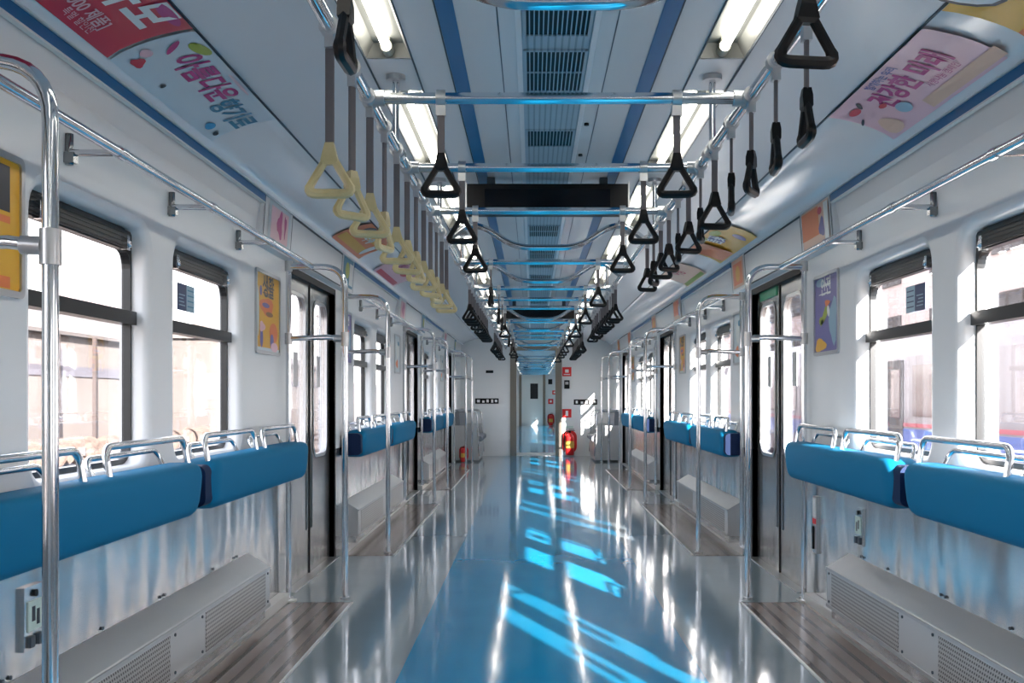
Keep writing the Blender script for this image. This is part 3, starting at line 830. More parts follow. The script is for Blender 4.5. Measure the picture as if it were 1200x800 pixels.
# ------------------------------------------------------------------ wall posters
def poster(s, y0, y1, z0, z1, style, label):
    r = empty('wall_poster', label, 'poster', (s * W, (y0 + y1) / 2, (z0 + z1) / 2)); r.scale = (1, 1, 1)
    hw, hh = (y1 - y0) / 2, (z1 - z0) / 2
    d = -s
    m = MB(); o = rrect(-hw, hw, -hh, hh, .02, 4); i = rrect(-hw + .018, hw - .018, -hh + .018, hh - .018, .012, 4)
    m.loft([[(x * d, u, v) for u, v in L] for x, L in ((-.001, o), (.010, o), (.010, i), (.003, i))], caps=False, smooth=False); m.build('poster_frame', M_alu, r)
    def pt(dep): return lambda u, v: (d * dep, u * d, v)
    base = {'yellow': 'p_yellow', 'blue': 'p_violet', 'frameyellow': 'p_yellow', 'pale': 'p_paleblue'}[style]
    m = MB(); m.box(-.0005 * d, .004 * d, -hw + .012, hw - .012, -hh + .012, hh - .012); m.build('sheet', MATS[base], r)
    def art(mat, polys, dep, name='print'):
        for p in polys:
            m = MB(); map_poly(m, [(u * hw, v * hh) for u, v in p], pt(dep)); m.build(name, MATS[mat], r, fix=False)
    def bx(a, b, c, e): return [(a, c), (b, c), (b, e), (a, e)]
    if style == 'yellow':
        art('p_orange', [blob(-.1, .15, .55, .22, wob=.15), blob(.45, -.45, .35, .25)], .0046)
        art('p_brown', [blob(.1, .62, .35, .05, wob=.3), blob(.0, .45, .4, .05, wob=.3), blob(.1, -.02, .3, .06)], .0052)
        art('p_violet', [blob(-.2, .18, .3, .06), blob(-.55, -.6, .12, .25), blob(.3, -.68, .15, .2), blob(-.6, .5, .1, .12)], .0056)
        art('p_pink', [blob(-.5, -.35, .22, .12, wob=.2), blob(.5, -.8, .3, .12)], .006)
        art('p_paleblue', [bx(-.93, .93, -.96, -.84), blob(-.8, .0, .06, .6)], .005)
        m = MB(); map_text(m, '생활', hw * .52, lambda u, v: pt(.0062)(u, v + hh * .60), .002); m.build('lettering', MATS['p_black'], r, fix=False)
    elif style == 'blue':
        art('p_lightblue', [blob(.55, -.2, .3, .55, wob=.2), blob(-.5, .8, .35, .1)], .0046)
        art('p_green', [blob(-.1, .0, .4, .12, rot=.7, wob=.2), blob(-.4, -.15, .18, .1)], .0052)
        art('p_yellow', [blob(-.45, -.75, .45, .16, wob=.2)], .0056)
        art('p_orange', [blob(.1, .25, .2, .08, wob=.2)], .0058)
        art('p_white', [blob(-.1, .5, .5, .02), blob(.0, .7, .4, .03), blob(.2, .05, .1, .15, rot=.5)], .006)
        m = MB(); map_text(m, '안전', hw * .46, lambda u, v: pt(.0064)(u, v + hh * .64), .002); m.build('lettering', MATS['p_white'], r, fix=False)
    elif style == 'frameyellow':
        art('p_black', [bx(-.7, .7, .18, .82)], .0046)
        art('p_white', [blob(-.1, .5, .35, .2)], .0052)
        art('p_violet', [bx(-.75, .35, -.6, -.3)], .0052)
        art('p_orange', [bx(-.7, .7, .02, .12), bx(-.7, .7, -.88, -.72)], .005)
    else:
        art('p_white', [blob(.1, .2, .6, .4, wob=.1)], .0046)
        art('p_orange', [blob(-.2, -.5, .4, .2, wob=.2)], .0052)
        art('p_teal', [blob(.3, .55, .3, .12)], .0056)
    return r
poster(-1, 4.91, 5.38, 1.31, 1.73, 'yellow', 'yellow poster with orange shapes between left window and nearest door')
poster(1, 4.93, 5.36, 1.31, 1.73, 'blue', 'blue violet poster with green and yellow shapes on the right wall')
poster(-1, 2.22, 2.67, 1.35, 1.72, 'frameyellow', 'deep yellow framed poster at the left edge behind the near pole')
for k in (1, 2):
    for s in (-1, 1):
        poster(s, 4.92 + k * PITCH, 5.32 + k * PITCH, 1.33, 1.72, 'pale' if s < 0 else 'yellow', '%s wall poster past the windows of the %s bench on the %s' % ('pale' if s < 0 else 'yellow', BAYN[k], SIDE[s]))
        poster(s, 2.24 + k * PITCH, 2.56 + k * PITCH, 1.33, 1.72, 'pale' if s > 0 else 'blue', '%s wall poster just past the %s door on the %s' % ('pale' if s > 0 else 'blue', BAYN[k - 1], SIDE[s]))

m = MB(); m.box(W + .024, W + .0315, DOOR[0] + .70, DOOR[0] + 1.15, 1.735, 1.79)
tag(m.build('door_sticker', principled('sticker_green', (.03, .34, .16), .4)), 'green sticker along the top of the nearest right door', 'sticker')
# window stickers
for s in (-1, 1):
    for k in range(3):
        y = 4.15 + k * PITCH; x = s * (W + .072)
        r = empty('window_sticker', 'navy and pale blue sticker on the pane over the %s %s bench' % (BAYN[k], SIDE[s]), 'sticker', (x, y, 1.50))
        w = .11
        def q(mat, u0, u1, v0, v1, dep, name):
            m = MB(); m.box(-s * (dep), -s * (dep - .001), u0, u1, v0, v1); m.build(name, MATS[mat], r)
        q('p_navy', -w, 0, -.055, .055, .001, 'navy_half'); q('p_lightblue', 0, w * .9, -.055, .055, .001, 'pale_half')
        m = MB()
        for j in range(4): m.box(-s * .0025, -s * .0016, -.09, -.02 - .01 * j % .03, -.035 + j * .014, -.031 + j * .014)
        m.build('notice_print', MATS['p_lightblue'], r)
        m = MB()
        for j in range(4): m.box(-s * .0025, -s * .0016, .012, .085, -.035 + j * .022, -.030 + j * .022)
        m.build('notice_lines', MATS['p_navy' if s > 0 else 'p_teal'], r)

# ------------------------------------------------------------------ cove adverts
OUT = [(0.95, CZ), (1.05, CZ - .004), (1.13, CZ - .014), (1.20, CZ - .030), (1.26, CZ - .050), (1.31, CZ - .072), (1.345, CZ - .094), (1.365, CZ - .112)]
ARC = [0.0]
for i in range(1, len(OUT)): ARC.append(ARC[-1] + math.hypot(OUT[i][0] - OUT[i - 1][0], OUT[i][1] - OUT[i - 1][1]))
def cove(s, yc, v0, dep):
    """u along the car, v across: v=0 lower edge -> up towards the ceiling; returns mapping"""
    def fn(u, v):
        a = ARC[-1] - v
        for i in range(1, len(OUT)):
            if a <= ARC[i] or i == len(OUT) - 1:
                t = (a - ARC[i - 1]) / (ARC[i] - ARC[i - 1]); break
        x = OUT[i - 1][0] + t * (OUT[i][0] - OUT[i - 1][0]); z = OUT[i - 1][1] + t * (OUT[i][1] - OUT[i - 1][1])
        nx, nz = -(OUT[i - 1][1] - OUT[i][1]), -(OUT[i][0] - OUT[i - 1][0]); l = math.hypot(nx, nz)
        return (s * (x + nx / l * dep), yc + u * (-s), z + nz / l * dep)
    return fn
def ad_sheet(name, mat, s, y0, y1, v0, v1, dep, parent):
    fn = cove(s, (y0 + y1) / 2, 0, dep); h = (y1 - y0) / 2; nv = 12
    m = MB(); g = [[fn(u, v0 + (v1 - v0) * k / nv) for k in range(nv + 1)] for u in (-h, h)]
    g2 = [[(p[0] , p[1], p[2]) for p in r] for r in g]
    m.loft(g2, caps=False, closed=False); return m.build(name, mat, parent, fix=False)
def ad(s, y0, y1, base, items, label, v0=.02, v1=.30):
    r = empty('cove_advert', label, 'advert')
    ad_sheet('sheet', MATS[base], s, y0, y1, v0, v1, .0125, r)
    yc = (y0 + y1) / 2; d = .0140
    for it in items:
        m = MB(); fn = cove(s, yc, 0, d); d += .0006
        if it[0] == 'text':
            _, mat, txt, size, u, v, bold = it
            map_text(m, txt, size, lambda a, b: fn(a + u, b + v), bold); m.build('lettering', MATS[mat], r, fix=False)
        else:
            _, mat, polys = it
            for p in polys:
                m = MB(); map_poly(m, p, fn); m.build('print', MATS[mat], r, fix=False)
    return r
def bar(u0, u1, v0, v1): return [(u0, v0), (u1, v0), (u1, v1), (u0, v1)]
ad(-1, 1.95, 3.00, 'p_red', [
    ('text', 'p_white', '대규모', .17, .22, .215, .006),
    ('art', 'p_magenta', [blob(.40, .27, .09, .022), blob(.05, .285, .25, .012)]),
    ('text', 'p_pink', '[ST-1000 제품]', .055, .20, .095, .001),
    ('text', 'p_pink', '특별 할인전', .035, .27, .055, .0)], 'red cove advert with large white lettering at the top left corner')
ad(-1, 3.02, 3.98, 'p_paleblue', [
    ('art', 'p_green', [blob(-.34, .268, .06, .026, rot=.2)]),
    ('text', 'p_magenta', '아름다운', .125, -.09, .195, .004),
    ('text', 'p_teal', '향기로', .12, .31, .17, .004),
    ('art', 'p_red', [blob(-.38, .075, .035, .022, wob=.2)]),
    ('art', 'p_magenta', [blob(-.40, .20, .05, .012, rot=-.7)]),
    ('art', 'p_sky', [blob(.33, .07, .035, .022)]),
    ('art', 'p_pink', [blob(-.42, .12, .03, .02), blob(.02, .285, .12, .006)]),
    ('art', 'p_black', [blob(-.16, .07, .012, .012), blob(.42, .06, .02, .012)])], 'pale cove advert with pink and blue lettering, left ceiling edge')
ad(1, 3.0, 3.95, 'p_pink', [
    ('text', 'p_magenta', '건강한 미래', .115, .06, .18, .004),
    ('text', 'p_violet', '함께하는 우리', .042, .02, .265, .001),
    ('art', 'p_peach', [bar(-.05, .5, .035, .085), blob(-.36, .08, .07, .05, wob=.1)]),
    ('art', 'p_red', [blob(-.36, .23, .05, .018), blob(-.22, .17, .03, .012)]),
    ('art', 'p_lightblue', [blob(-.16, .11, .05, .03)]),
    ('art', 'p_black', [blob(-.28, .24, .03, .010, rot=.6), blob(-.44, .17, .035, .006, rot=.3)]),
    ('text', 'p_magenta', '사랑나눔 캠페인', .035, .2, .115, 0)], 'pink cove advert with purple lettering, right ceiling edge')
ad(1, 1.95, 2.86, 'p_yellow', [
    ('text', 'p_black', '이', .26, -.28, .24, .022),
    ('text', 'p_white', '이', .26, -.28, .24, .006),
    ('art', 'p_orange', [bar(-.45, .45, .03, .07)])], 'orange yellow cove advert with black outlined character, top right corner')
ad(-1, 6.35, 7.35, 'p_orange', [('art', 'p_yellow', [bar(-.45, .3, .05, .12), blob(.1, .22, .2, .04)]), ('art', 'p_black', [blob(-.3, .25, .08, .05)]), ('art', 'p_white', [blob(.35, .15, .06, .1)]),
    ('text', 'p_white', '축제', .13, .0, .2, .003)], 'orange cove advert above the nearest left door')
ad(-1, 8.0, 9.2, 'p_pink', [('art', 'p_red', [bar(-.5, .5, .03, .08), blob(.2, .2, .15, .05)]), ('text', 'p_magenta', '행사', .15, -.2, .2, .003)], 'pink and red cove advert past the nearest left door')
ad(1, 6.35, 7.6, 'p_yellow', [('art', 'p_orange', [bar(-.5, -.1, .03, .3)]), ('art', 'p_violet', [blob(.1, .2, .12, .06), blob(.4, .1, .06, .05)]), ('art', 'p_green', [blob(-.1, .28, .2, .03), blob(.3, .25, .1, .04)]),
    ('text', 'p_white', '봄꽃', .13, .1, .2, .003)], 'yellow and orange cove advert above the nearest right door')
ad(1, 8.2, 9.2, 'p_peach', [('text', 'p_red', '여행', .15, 0, .2, .003), ('art', 'p_green', [bar(-.45, .45, .03, .07)])], 'peach coloured cove advert past the nearest right door')

# small adverts on the door headers
def header_ad(s, y0, y1, base, cols, label):
    def face(y, z, d):
        t = (z - 1.85) / (CZ - .128 - 1.85); x = (W - .035) * (1 - t) + 1.378 * t; return (s * (x - d), y, z)
    r = empty('header_advert', label, 'advert')
    m = MB(); m.add([face(y0, 1.875, .0035), face(y1, 1.875, .0035), face(y1, CZ - .135, .0035), face(y0, CZ - .135, .0035)], [(0, 1, 2, 3)]); m.build('sheet', MATS[base], r, fix=False)
    d = .005
    for mat, polys in cols:
        for p in polys:
            m = MB(); map_poly(m, p, lambda u, v: face(y0 + (y1 - y0) * u, 1.875 + .19 * v, d))
            m.build('print', MATS[mat], r, fix=False)
        d += .0006
for k in range(3):
    o = k * PITCH
    header_ad(-1, 4.99 + o, 5.42 + o, 'p_white' if k else 'p_paleblue', [('p_pink', [bar(.1, .9, .1, .95)]), ('p_magenta', [blob(.5, .55, .12, .35, wob=.3), blob(.75, .6, .05, .3, wob=.3)])], 'small pink advert on the header just before the %s left door' % BAYN[k])
    header_ad(1, 4.95 + o, 5.43 + o, 'p_peach', [('p_orange', [bar(.35, 1, .25, 1)]), ('p_red', [blob(.3, .85, .08, .1)]), ('p_violet', [blob(.25, .4, .1, .25, wob=.2)]), ('p_white', [bar(.0, .15, 0, 1)])], 'small orange advert on the header just before the %s right door' % BAYN[k])
    header_ad(-1, 6.96 + o, 7.33 + o, 'p_teal', [('p_green', [blob(.4, .6, .2, .3)]), ('p_white', [bar(.6, .95, .1, .9)])], 'small green advert on the header past the %s left door' % BAYN[k])
    header_ad(1, 6.96 + o, 7.33 + o, 'p_peach', [('p_orange', [bar(.1, .9, .1, .9)]), ('p_yellow', [blob(.5, .5, .2, .3)])], 'small peach advert on the header past the %s right door' % BAYN[k])

# ------------------------------------------------------------------ end wall and gangway
GX0, GX1, GZ = -.375, .355, 1.98
def end_wall(y, label, th=.10):
    m = MB(); m.box(-1.55, GX0 - .11, y, y + th, 0, CZ + .1); m.box(GX1 + .11, 1.55, y, y + th, 0, CZ + .1); m.box(GX0 - .11, GX1 + .11, y, y + th, GZ + .06, CZ + .1)
    struct(m.build('wall_end', M_white), label, 'wall')
end_wall(YE, 'white end wall either side of the gangway')
m = MB()
for x0, x1 in ((GX0 - .12, GX0), (GX1, GX1 + .12)): m.box(x0, x1, YE - .02, YE + .12, 0, GZ + .07)
m.box(GX0, GX1, YE - .02, YE + .12, GZ, GZ + .07)
o = m.build('door_20', M_jamb); struct(o, 'brown grey metal frame of the open gangway', 'door frame')
m = MB(); m.box(GX0 - .16, GX0 - .10, YE + .1, Y2, 0, GZ + .1); m.box(GX1 + .10, GX1 + .16, YE + .1, Y2, 0, GZ + .1); m.box(GX0 - .1, GX1 + .1, YE + .1, Y2, GZ + .04, GZ + .1)
struct(m.build('wall_gangway', M_bellow_r), 'ribbed grey bellows of the gangway', 'wall')
m = MB(); m.box(GX0 - .15, GX1 + .15, YE - .0, Y2, -.05, .008); struct(m.build('floor_gangway', M_alu), 'metal bridge plate on the gangway floor', 'floor')
end_wall(Y2 - .1, 'near end wall of the far carriage')
# end of the far carriage
YF = Y2 + 19.5
end_wall(YF, 'far end wall of the next carriage')
m = MB(); m.box(GX0 - .12, GX1 + .12, YF + .02, YF + .07, 0, GZ + .08); o = m.build('door_21', M_paper); struct(o, 'closed white door at the far end of the train', 'door')
m = MB(); m.box(-.16, .14, YF + .012, YF + .022, 1.05, 1.65); o = m.build('door_window', M_frame, o)

def sign(x, z, w, h, base, prints, label, y=YE, name='wall_sign'):
    r = empty(name, label, 'sign', (x, y, z))
    m = MB(); m.box(-w / 2, w / 2, -.008, .0, -h / 2, h / 2); m.build('plate', base, r)
    for mat, bxs in prints:
        m = MB()
        for a, b, c, d in bxs: m.box(a * w, b * w, -.0105, -.008, c * h, d * h)
        m.build('print', mat, r)
    return r
S62 = 62.4
sg = [(-.45 + .2 * i, -.45 + .2 * i + .13, -.28, .28) for i in range(5)]
sign(-.93, 1.03, .44, .10, M_black, [(M_wtext, [(-.42, -.30, -.25, .25), (-.2, -.1, -.3, .1), (-.02, .08, -.25, .3), (.18, .27, -.3, .3), (.34, .44, -.2, .25)])], 'dark strip sign with white symbols on the end wall, left of the gangway')
sign(.92, 1.01, .44, .10, M_black, [(M_wtext, [(-.42, -.33, -.25, .25), (-.2, -.1, -.3, .1), (.0, .08, -.25, .3), (.18, .30, -.3, .3), (.36, .44, -.2, .25)])], 'dark strip sign with white symbols on the end wall, right of the gangway')
sign(-.88, 1.58, .14, .05, M_black, [], 'tiny dark plate high on the end wall, left side')
sign(.57, 1.58, .17, .17, M_red, [(M_wtext, [(-.2, .2, -.1, .25), (-.35, .35, -.35, -.25)])], 'red safety sign high on the end wall, right of the gangway')
sign(.57, .80, .17, .16, M_red, [(M_wtext, [(-.15, .15, -.3, .3)])], 'red safety sign above the fire extinguisher')
r = empty('intercom', 'small black intercom on the end wall between the red signs', 'intercom', (.57, YE, 1.34))
m = MB(); m.box(-.05, .05, -.035, 0, -.08, .08); m.build('case', M_blackgl, r)
m = MB(); m.box(-.03, .03, -.038, -.035, .0, .05); m.build('speaker_grille', M_alu, r)
sign(.60, .58, .22, .16, M_paper, [(M_label_green, [(-.4, .4, -.4, -.1)])], 'white instruction card above the fire extinguisher')
# fire extinguisher
def extinguisher(x, y, z, label, k=1.0):
    r = empty('fire_extinguisher', label, 'fire extinguisher', (x, y, z)); r.scale = (k, k, k)
    m = MB(); R = [(.0, .0), (.07, .004), (.078, .02), (.078, .30), (.07, .34), (.045, .375), (.02, .39), (.018, .41)]
    m.loft([[(rr * math.cos(2 * PI * j / 18), rr * math.sin(2 * PI * j / 18), h) for j in range(18)] for rr, h in R[1:]]); m.build('cylinder_body', M_red, r)
    m = MB(); m.loft([[(rr * math.cos(2 * PI * j / 18), rr * math.sin(2 * PI * j / 18), h) for j in range(18)] for rr, h in ((.0795, .13), (.0795, .25))]); m.build('gold_label', M_gold, r)
    m = MB(); m.box(-.02, .02, -.02, .02, .40, .43); m.box(-.015, .09, -.012, .012, .43, .44); m.box(-.015, .08, -.012, .012, .455, .465); m.build('valve_lever', M_black, r)
    m = MB(); m.tube(fillet([(-.02, 0, .42), (-.09, 0, .42), (-.10, -.01, .15), (-.095, -.01, .05)], .05), .010, 8); m.build('hose', M_black, r)
    m = MB(); m.prism(rrect(-.13, .13, .03, .44, .12, 6), 'y', .079, .10); m.build('wall_bracket', M_red, r)
extinguisher(.62, YE - .108, .02, 'red fire extinguisher with gold label at the end wall', 1.05)
extinguisher(-1.24, 17.01, .006, 'small red fire extinguisher on the floor before the left end seat', .6)
extinguisher(.58, YF - 16.5, .0, 'red fire extinguisher in the far carriage', 1.0) if False else None
sign(.78, 1.30, .16, .16, M_red, [(M_wtext, [(-.2, .2, -.2, .2)])], 'red sign in the far carriage seen through the gangway', y=YF)
for q, (a, b) in enumerate(((-.60, -.50), (.33, .43))):
    m = MB(); m.box(a, b, YF - .03, YF - .001, 0, 2.0); trim(m, M_jamb, 'brown grey post beside the far white door, %s one' % ('left', 'right')[q])
extinguisher(.64, YF - .12, .01, 'red fire extinguisher at the far end of the next carriage', 1.05)
sign(.64, .95, .2, .2, M_red, [(M_wtext, [(-.2, .2, -.2, .2)])], 'red sign above the extinguisher at the far end of the next carriage', y=YF)
sign(.62, 1.72, .16, .2, M_black, [], 'small dark plate at the far end of the next carriage', y=YF)
# grey end seats
for s in (-1, 1):
    a, b = 17.12, 18.62
    r = empty('priority_seat', 'grey three place end seat with chrome side arch on the %s' % SIDE[s], 'seat', (0, a, 0)); r.scale = (s, 1, 1)
    m = MB(); m.prism([(W - .002, .03), (.99, .03), (.97, .34), (W - .002, .34)], 'y', 0, b - a); m.build('seat_box', M_alu, r)
    for i in range(3):
        y0 = i * .5 + .01
        m = MB(); poly = rrect(.93, 1.38, .345, .44, .035, 5); m.prism(poly, 'y', y0, y0 + .48, True); m.build('seat_cushion', M_gray, r)
        m = MB(); m.prism([(1.40, .44), (1.30, .44), (1.325, .86), (1.35, .89), (1.41, .89)], 'y', y0, y0 + .48, True); m.build('back_cushion', M_gray, r)
    for y in (-.02, b - a + .02):
        m = MB(); m.tube(fillet([(1.41, y, .86), (1.02, y, .86), (.98, y, .10)], .09, 7), .014, 10); m.build('side_arch', M_chrome, r)
        m = MB(); m.box(1.0, 1.40, y - .008, y + .008, .08, .62); 
        for j in range(3): m.box(.99, 1.41, y - .013, y + .013, .40 + j * .08, .415 + j * .08)
        m.build('side_panel', M_alu, r)

# ------------------------------------------------------------------ outside: ground, yard on the left
GZr = -1.15
def mat_simple(name, c, rough=.9, c2=None, ns=3.0):
    m = principled(name, c, rough)
    if c2: tint_noise(m, c, c2, (1, 1, 1), ns)
    return m
M_ground = mat_simple('yard_ground', (.085, .060, .046), .95, (.11, .08, .062), .6)
M_yardwall = mat_simple('yard_wall', (.105, .088, .080), .9, (.12, .10, .09), .4)
M_band = mat_simple('wall_band', (.075, .07, .085), .9)
M_post = mat_simple('yard_post', (.03, .02, .018), .8)
M_rust = mat_simple('rusty_steel', (.045, .028, .022), .8, (.08, .055, .042), 6)
M_conc = mat_simple('concrete_grey', (.06, .05, .046), .9, (.09, .075, .07), 4)
M_hill = mat_simple('hazy_hill', (.13, .10, .105), 1.0, (.15, .12, .12), .02)
M_green = mat_simple('green_glass', (.12, .26, .24), .3)
M_tr_body = mat_simple('train_body', (.17, .14, .145), .35, (.195, .165, .17), 1)
M_tr_blue = mat_simple('train_stripe_blue', (.05, .08, .26), .35)
M_tr_red = mat_simple('train_stripe_red', (.30, .04, .06), .35)
M_tr_glass = mat_simple('train_window', (.10, .06, .055), .15)
M_bldg = mat_simple('pink_building', (.40, .31, .28), .9, (.46, .36, .33), .3)
M_plat = mat_simple('platform_concrete', (.09, .07, .065), .9, (.12, .095, .09), 2)

m = MB(); m.box(-300, 300, -60, 500, GZr - .3, GZr); o = m.build('ground', M_ground); struct(o, 'sunlit pinkish gravel ground outside the train', 'ground')
# yard wall
r = empty('yard_wall', 'long pale wall with grey band beyond the left windows', 'wall', (-21, 20, GZr))
m = MB(); m.box(-.2, .2, 0, 80, 0, 5.0); m.build('wall_face', M_yardwall, r)
m = MB(); m.box(.19, .26, 0, 80, 3.2, 3.65); m.build('wall_band', M_band, r)
m = MB(); m.prism([(-5.5, 5.0), (.5, 5.0), (.5, 5.15), (-5.5, 7.0)], 'y', 0, 80); m.build('roof', M_conc, r)
# yard building with window
r = empty('yard_building', 'pale yard building with green window, far beyond the left windows', 'building', (-20.2, 57, GZr))
m = MB(); m.box(-.6, 3.0, 0, 9, 0, 5.6); m.build('walls', mat_simple('shed_wall', (.05, .043, .039), .9, (.06, .05, .046), .5), r)
m = MB(); m.prism([(-.8, 5.6), (3.2, 5.6), (1.2, 6.5)], 'y', -.3, 9.3); m.build('roof', M_conc, r)
m = MB(); m.box(1.0, 2.6, -.05, 0, 2.2, 3.6); m.box(2.98, 3.05, 1.0, 3.5, 2.2, 3.6); m.build('window', M_green, r)
posts = [39.5, 42.7, 46.3, 50.2, 54.5, 71]
for i, y in enumerate(posts):
    m = MB(); x = -20.2; m.box(x - .08, x + .08, y - .08, y + .08, GZr, GZr + 5.0); m.box(x - .2, x + .2, y - .2, y + .2, GZr, GZr + .3)
    tag(m.build('yard_post', M_post), 'dark upright post before the pale yard wall, %s from the viewer' % ORD[i], 'post', 'posts along the yard wall')
# catenary masts/wires left
for i, (x, y) in enumerate(((-11.5, 40.5), (-13, 60))):
    r = empty('overhead_line_mast', 'slim lattice mast in the yard left of the train, %s one' % ('nearer', 'farther')[i], 'mast', (x, y, GZr))
    m = MB()
    for dx in (-.14, .14): m.box(dx - .025, dx + .025, -.03, .03, 0, 7.2)
    for j in range(18):
        z = j * .4; m.tube([(-.14, 0, z), (.14, 0, z + .4)] if j % 2 else [(.14, 0, z), (-.14, 0, z + .4)], .015, 5)
    m.build('lattice', M_conc, r)
    m = MB(); m.tube([(0, 0, 7.1), (2.4, 0, 6.6), (2.6, 0, 6.6), (0, 0, 6.4)], .03, 6); m.build('arm', M_conc, r)
for i, (xx, zz) in enumerate(((-9.0, 5.2), (-9.6, 6.3))):
    m = MB(); m.tube([(xx, y, zz + .5 * ((y - 45) / 45) ** 2) for y in range(0, 101, 5)], .02, 5)
    tag(m.build('overhead_wire', M_conc), 'thin overhead wire above the yard track, %s one' % ('lower', 'upper')[i], 'wire')
# wheelsets parked in the yard
def wheelset():
    r = empty('wheelset', 'x', 'wheelset')
    for q in (-.75, .75):
        m = MB(); m.cyl((q - .06, 0, .46), (q + .06, 0, .46), .43, 22); m.cyl((q * .96 - .03, 0, .46), (q * .96 + .03, 0, .46), .46, 22); m.build('wheel', M_rust, r)
        m = MB(); m.cyl((q * 1.1, 0, .46), (q * 1.32, 0, .46), .16, 14); m.box(q * 1.2 - .08, q * 1.2 + .08, -.2, .2, .33, .60); m.build('axle_box', M_conc, r)
    m = MB(); m.cyl((-1.0, 0, .46), (1.0, 0, .46), .09, 12); m.cyl((-.3, 0, .46), (.1, 0, .46), .24, 14); m.build('axle', M_conc, r)
    return r
wp = wheelset(); freeze(None)
j = 0
for i in range(14):
    y = 28 + i * 2.0
    dup(wp, (-15.2, y, GZr), 'rusty railway wheelset in the yard row, %s from the viewer' % ORD[i], 'wheelsets parked in the yard', rz=PI * .5 + .25)
remove_tree(wp); KID = {}
for i in range(3):
    xs = -4.2 - i * 3.6
    r = empty('railway_track', 'railway track beside the train on the left, %s one out' % ORD[i], 'track', (xs, 0, GZr))
    for q in (-.72, .72):
        m = MB(); m.box(q - .035, q + .035, -5, 120, .12, .25); m.build('rail', M_rust, r)
    m = MB()
    for y in range(0, 150): m.box(-1.15, 1.15, y * .65 - 3, y * .65 - 2.78, 0, .12)
    o = m.build('sleepers', M_conc, r); o['kind'] = 'stuff'
# hill
m = MB(); pk = [(-420, 0), (-360, 14), (-320, 30), (-285, 44), (-262, 62), (-250, 75), (-240, 68), (-225, 60), (-205, 40), (-180, 30), (-140, 16), (-60, 6), (100, 0)]
vs = []; fs = []
for d in (0, 1, 2):
    for x, z in pk: vs.append((x * 1.0, 560 + (d - 1) * 60, GZr + (z if d == 1 else 0)))
n_ = len(pk)
for d in (0, 1):
    for i in range(n_ - 1): fs.append((d * n_ + i, d * n_ + i + 1, (d + 1) * n_ + i + 1, (d + 1) * n_ + i))
m.add(vs, fs); o = m.build('hill', M_hill); struct(o, 'hazy pinkish mountain on the horizon left', 'hill')
# neighbouring train on the right
def nb_train(x, y0, L, label):
    r = empty('parked_train', label, 'train', (x, y0, GZr))
    prof = [(0, 1.0), (0, 2.9), (.08, 3.25), (.5, 3.5), (1.4, 3.6), (2.3, 3.5), (2.75, 3.25), (2.85, 2.9), (2.85, 1.0), (2.6, .8), (.25, .8)]
    m = MB(); m.prism(prof, 'y', 0, L); m.build('body', M_tr_body, r)
    m = MB(); m.box(-.012, 0, 0, L, 1.45, 1.75); m.build('blue_stripe', M_tr_blue, r)
    m = MB(); m.box(-.013, 0, 0, L, 1.78, 1.84); m.build('red_stripe', M_tr_red, r)
    y = 1.2; i = 0
    while y < L - 2:
        if i % 3 == 2:
            m = MB(); m.box(-.02, .01, y, y + .62, 1.0, 2.85); m.box(-.02, .01, y + .66, y + 1.28, 1.0, 2.85); d = m.build('door', M_conc, r)
            m = MB(); m.box(-.03, -.02, y + .12, y + .50, 1.9, 2.7); m.box(-.03, -.02, y + .78, y + 1.16, 1.9, 2.7); m.build('pane', M_tr_glass, d)
            y += 1.8
        else:
            m = MB(); m.box(-.015, .01, y, y + 1.1, 1.95, 2.75); m.build('window', M_tr_glass, r); y += 1.5
        i += 1
    for yy in (2.5, 4.6, L - 5, L - 2.9):
        m = MB(); m.cyl((.25, yy, .43), (2.6, yy, .43), .43, 18); m.build('wheel', M_post, r)
nb_train(5.9, 12.0, 19, 'white train with blue and red stripe beyond the right windows')
nb_train(5.9, 31.5, 19, 'second car of the striped train farther along on the right')
m = MB(); m.box(1.95, 4.9, 9, 60, GZr, GZr + .75) if False else m.box(3.2, 4.6, 10, 60, GZr, GZr + .25); tag(m.build('low_platform', M_plat), 'low concrete walkway between the two trains', 'platform')
r = empty('trackside_building', 'pinkish building beyond the parked train on the right', 'building', (14, 22, GZr))
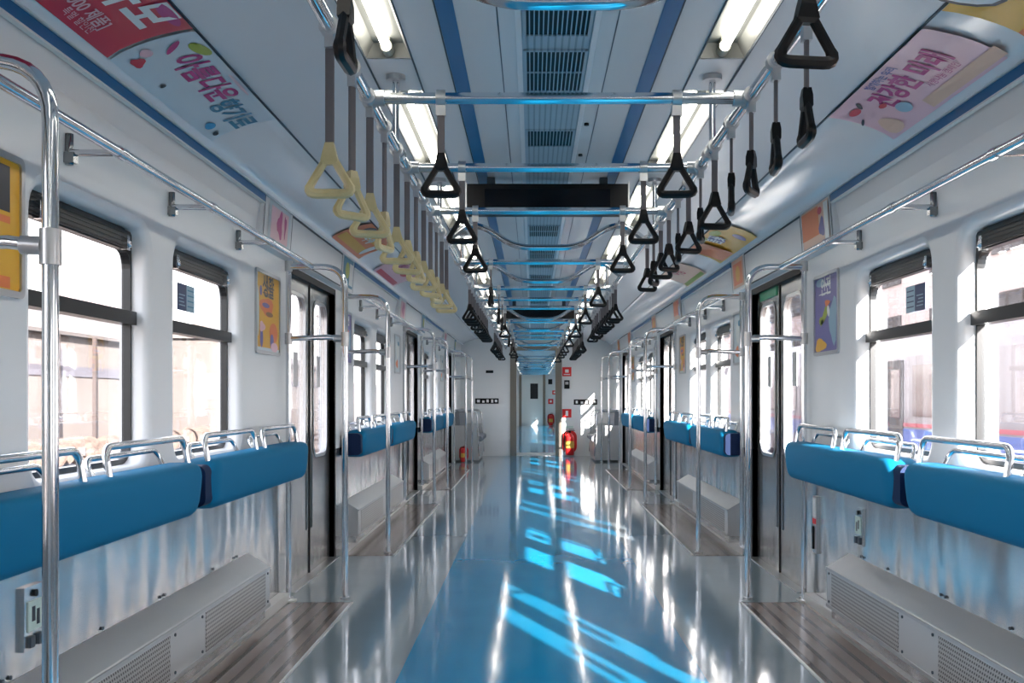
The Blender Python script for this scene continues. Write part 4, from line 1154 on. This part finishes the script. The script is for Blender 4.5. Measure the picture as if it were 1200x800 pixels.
m = MB(); m.box(0, 8, 0, 60, 0, 8.5); m.build('walls', M_bldg, r)
m = MB(); m.box(-.3, 8.3, -.3, 60.3, 8.5, 8.9); m.build('roof', M_conc, r)
for i in range(12):
    for z in (4.2, 6.6):
        m = MB(); m.box(-.05, .02, 2 + i * 4.8, 4 + i * 4.8, z, z + 1.2); m.build('window', M_conc, r)

# ------------------------------------------------------------------ light
sun = bpy.data.lights.new('sun', 'SUN'); so = bpy.data.objects.new('sun', sun); COL.objects.link(so)
d = Vector((-1.02, 2.5, -1.0)).normalized()
so.rotation_euler = d.to_track_quat('-Z', 'Y').to_euler()
sun.energy = 32.0; sun.color = (1.0, .93, .85); sun.angle = math.radians(.6)
w = bpy.data.worlds.new('World'); S.world = w; w.use_nodes = True; nt = w.node_tree
bg = nt.nodes['Background']; tc = nt.nodes.new('ShaderNodeTexCoord'); sp = nt.nodes.new('ShaderNodeSeparateXYZ'); rp = nt.nodes.new('ShaderNodeValToRGB')
rp.color_ramp.elements[0].position = 0.0; rp.color_ramp.elements[0].color = (1.0, .93, .87, 1)
rp.color_ramp.elements[1].position = .45; rp.color_ramp.elements[1].color = (.84, .89, 1.0, 1)
e = rp.color_ramp.elements.new(.12); e.color = (.97, .95, .95, 1)
nt.links.new(tc.outputs['Generated'], sp.inputs[0]); nt.links.new(sp.outputs['Z'], rp.inputs[0]); nt.links.new(rp.outputs[0], bg.inputs[0])
bg.inputs[1].default_value = 3.2

# ------------------------------------------------------------------ camera
cam = bpy.data.cameras.new('camera'); co = bpy.data.objects.new('camera', cam); COL.objects.link(co)
co.location = (-.075, 0, 1.09); co.rotation_euler = (PI / 2, 0, 0)
cam.lens = 35.4; cam.sensor_width = 36; cam.shift_x = -24 / 1200; cam.shift_y = 66 / 1200; cam.clip_start = .05; cam.clip_end = 2000
S.camera = co
S.view_settings.view_transform = 'Standard'; S.view_settings.look = 'None'; S.view_settings.exposure = 1.05; S.view_settings.gamma = 1.0
S.view_settings.use_curve_mapping = False
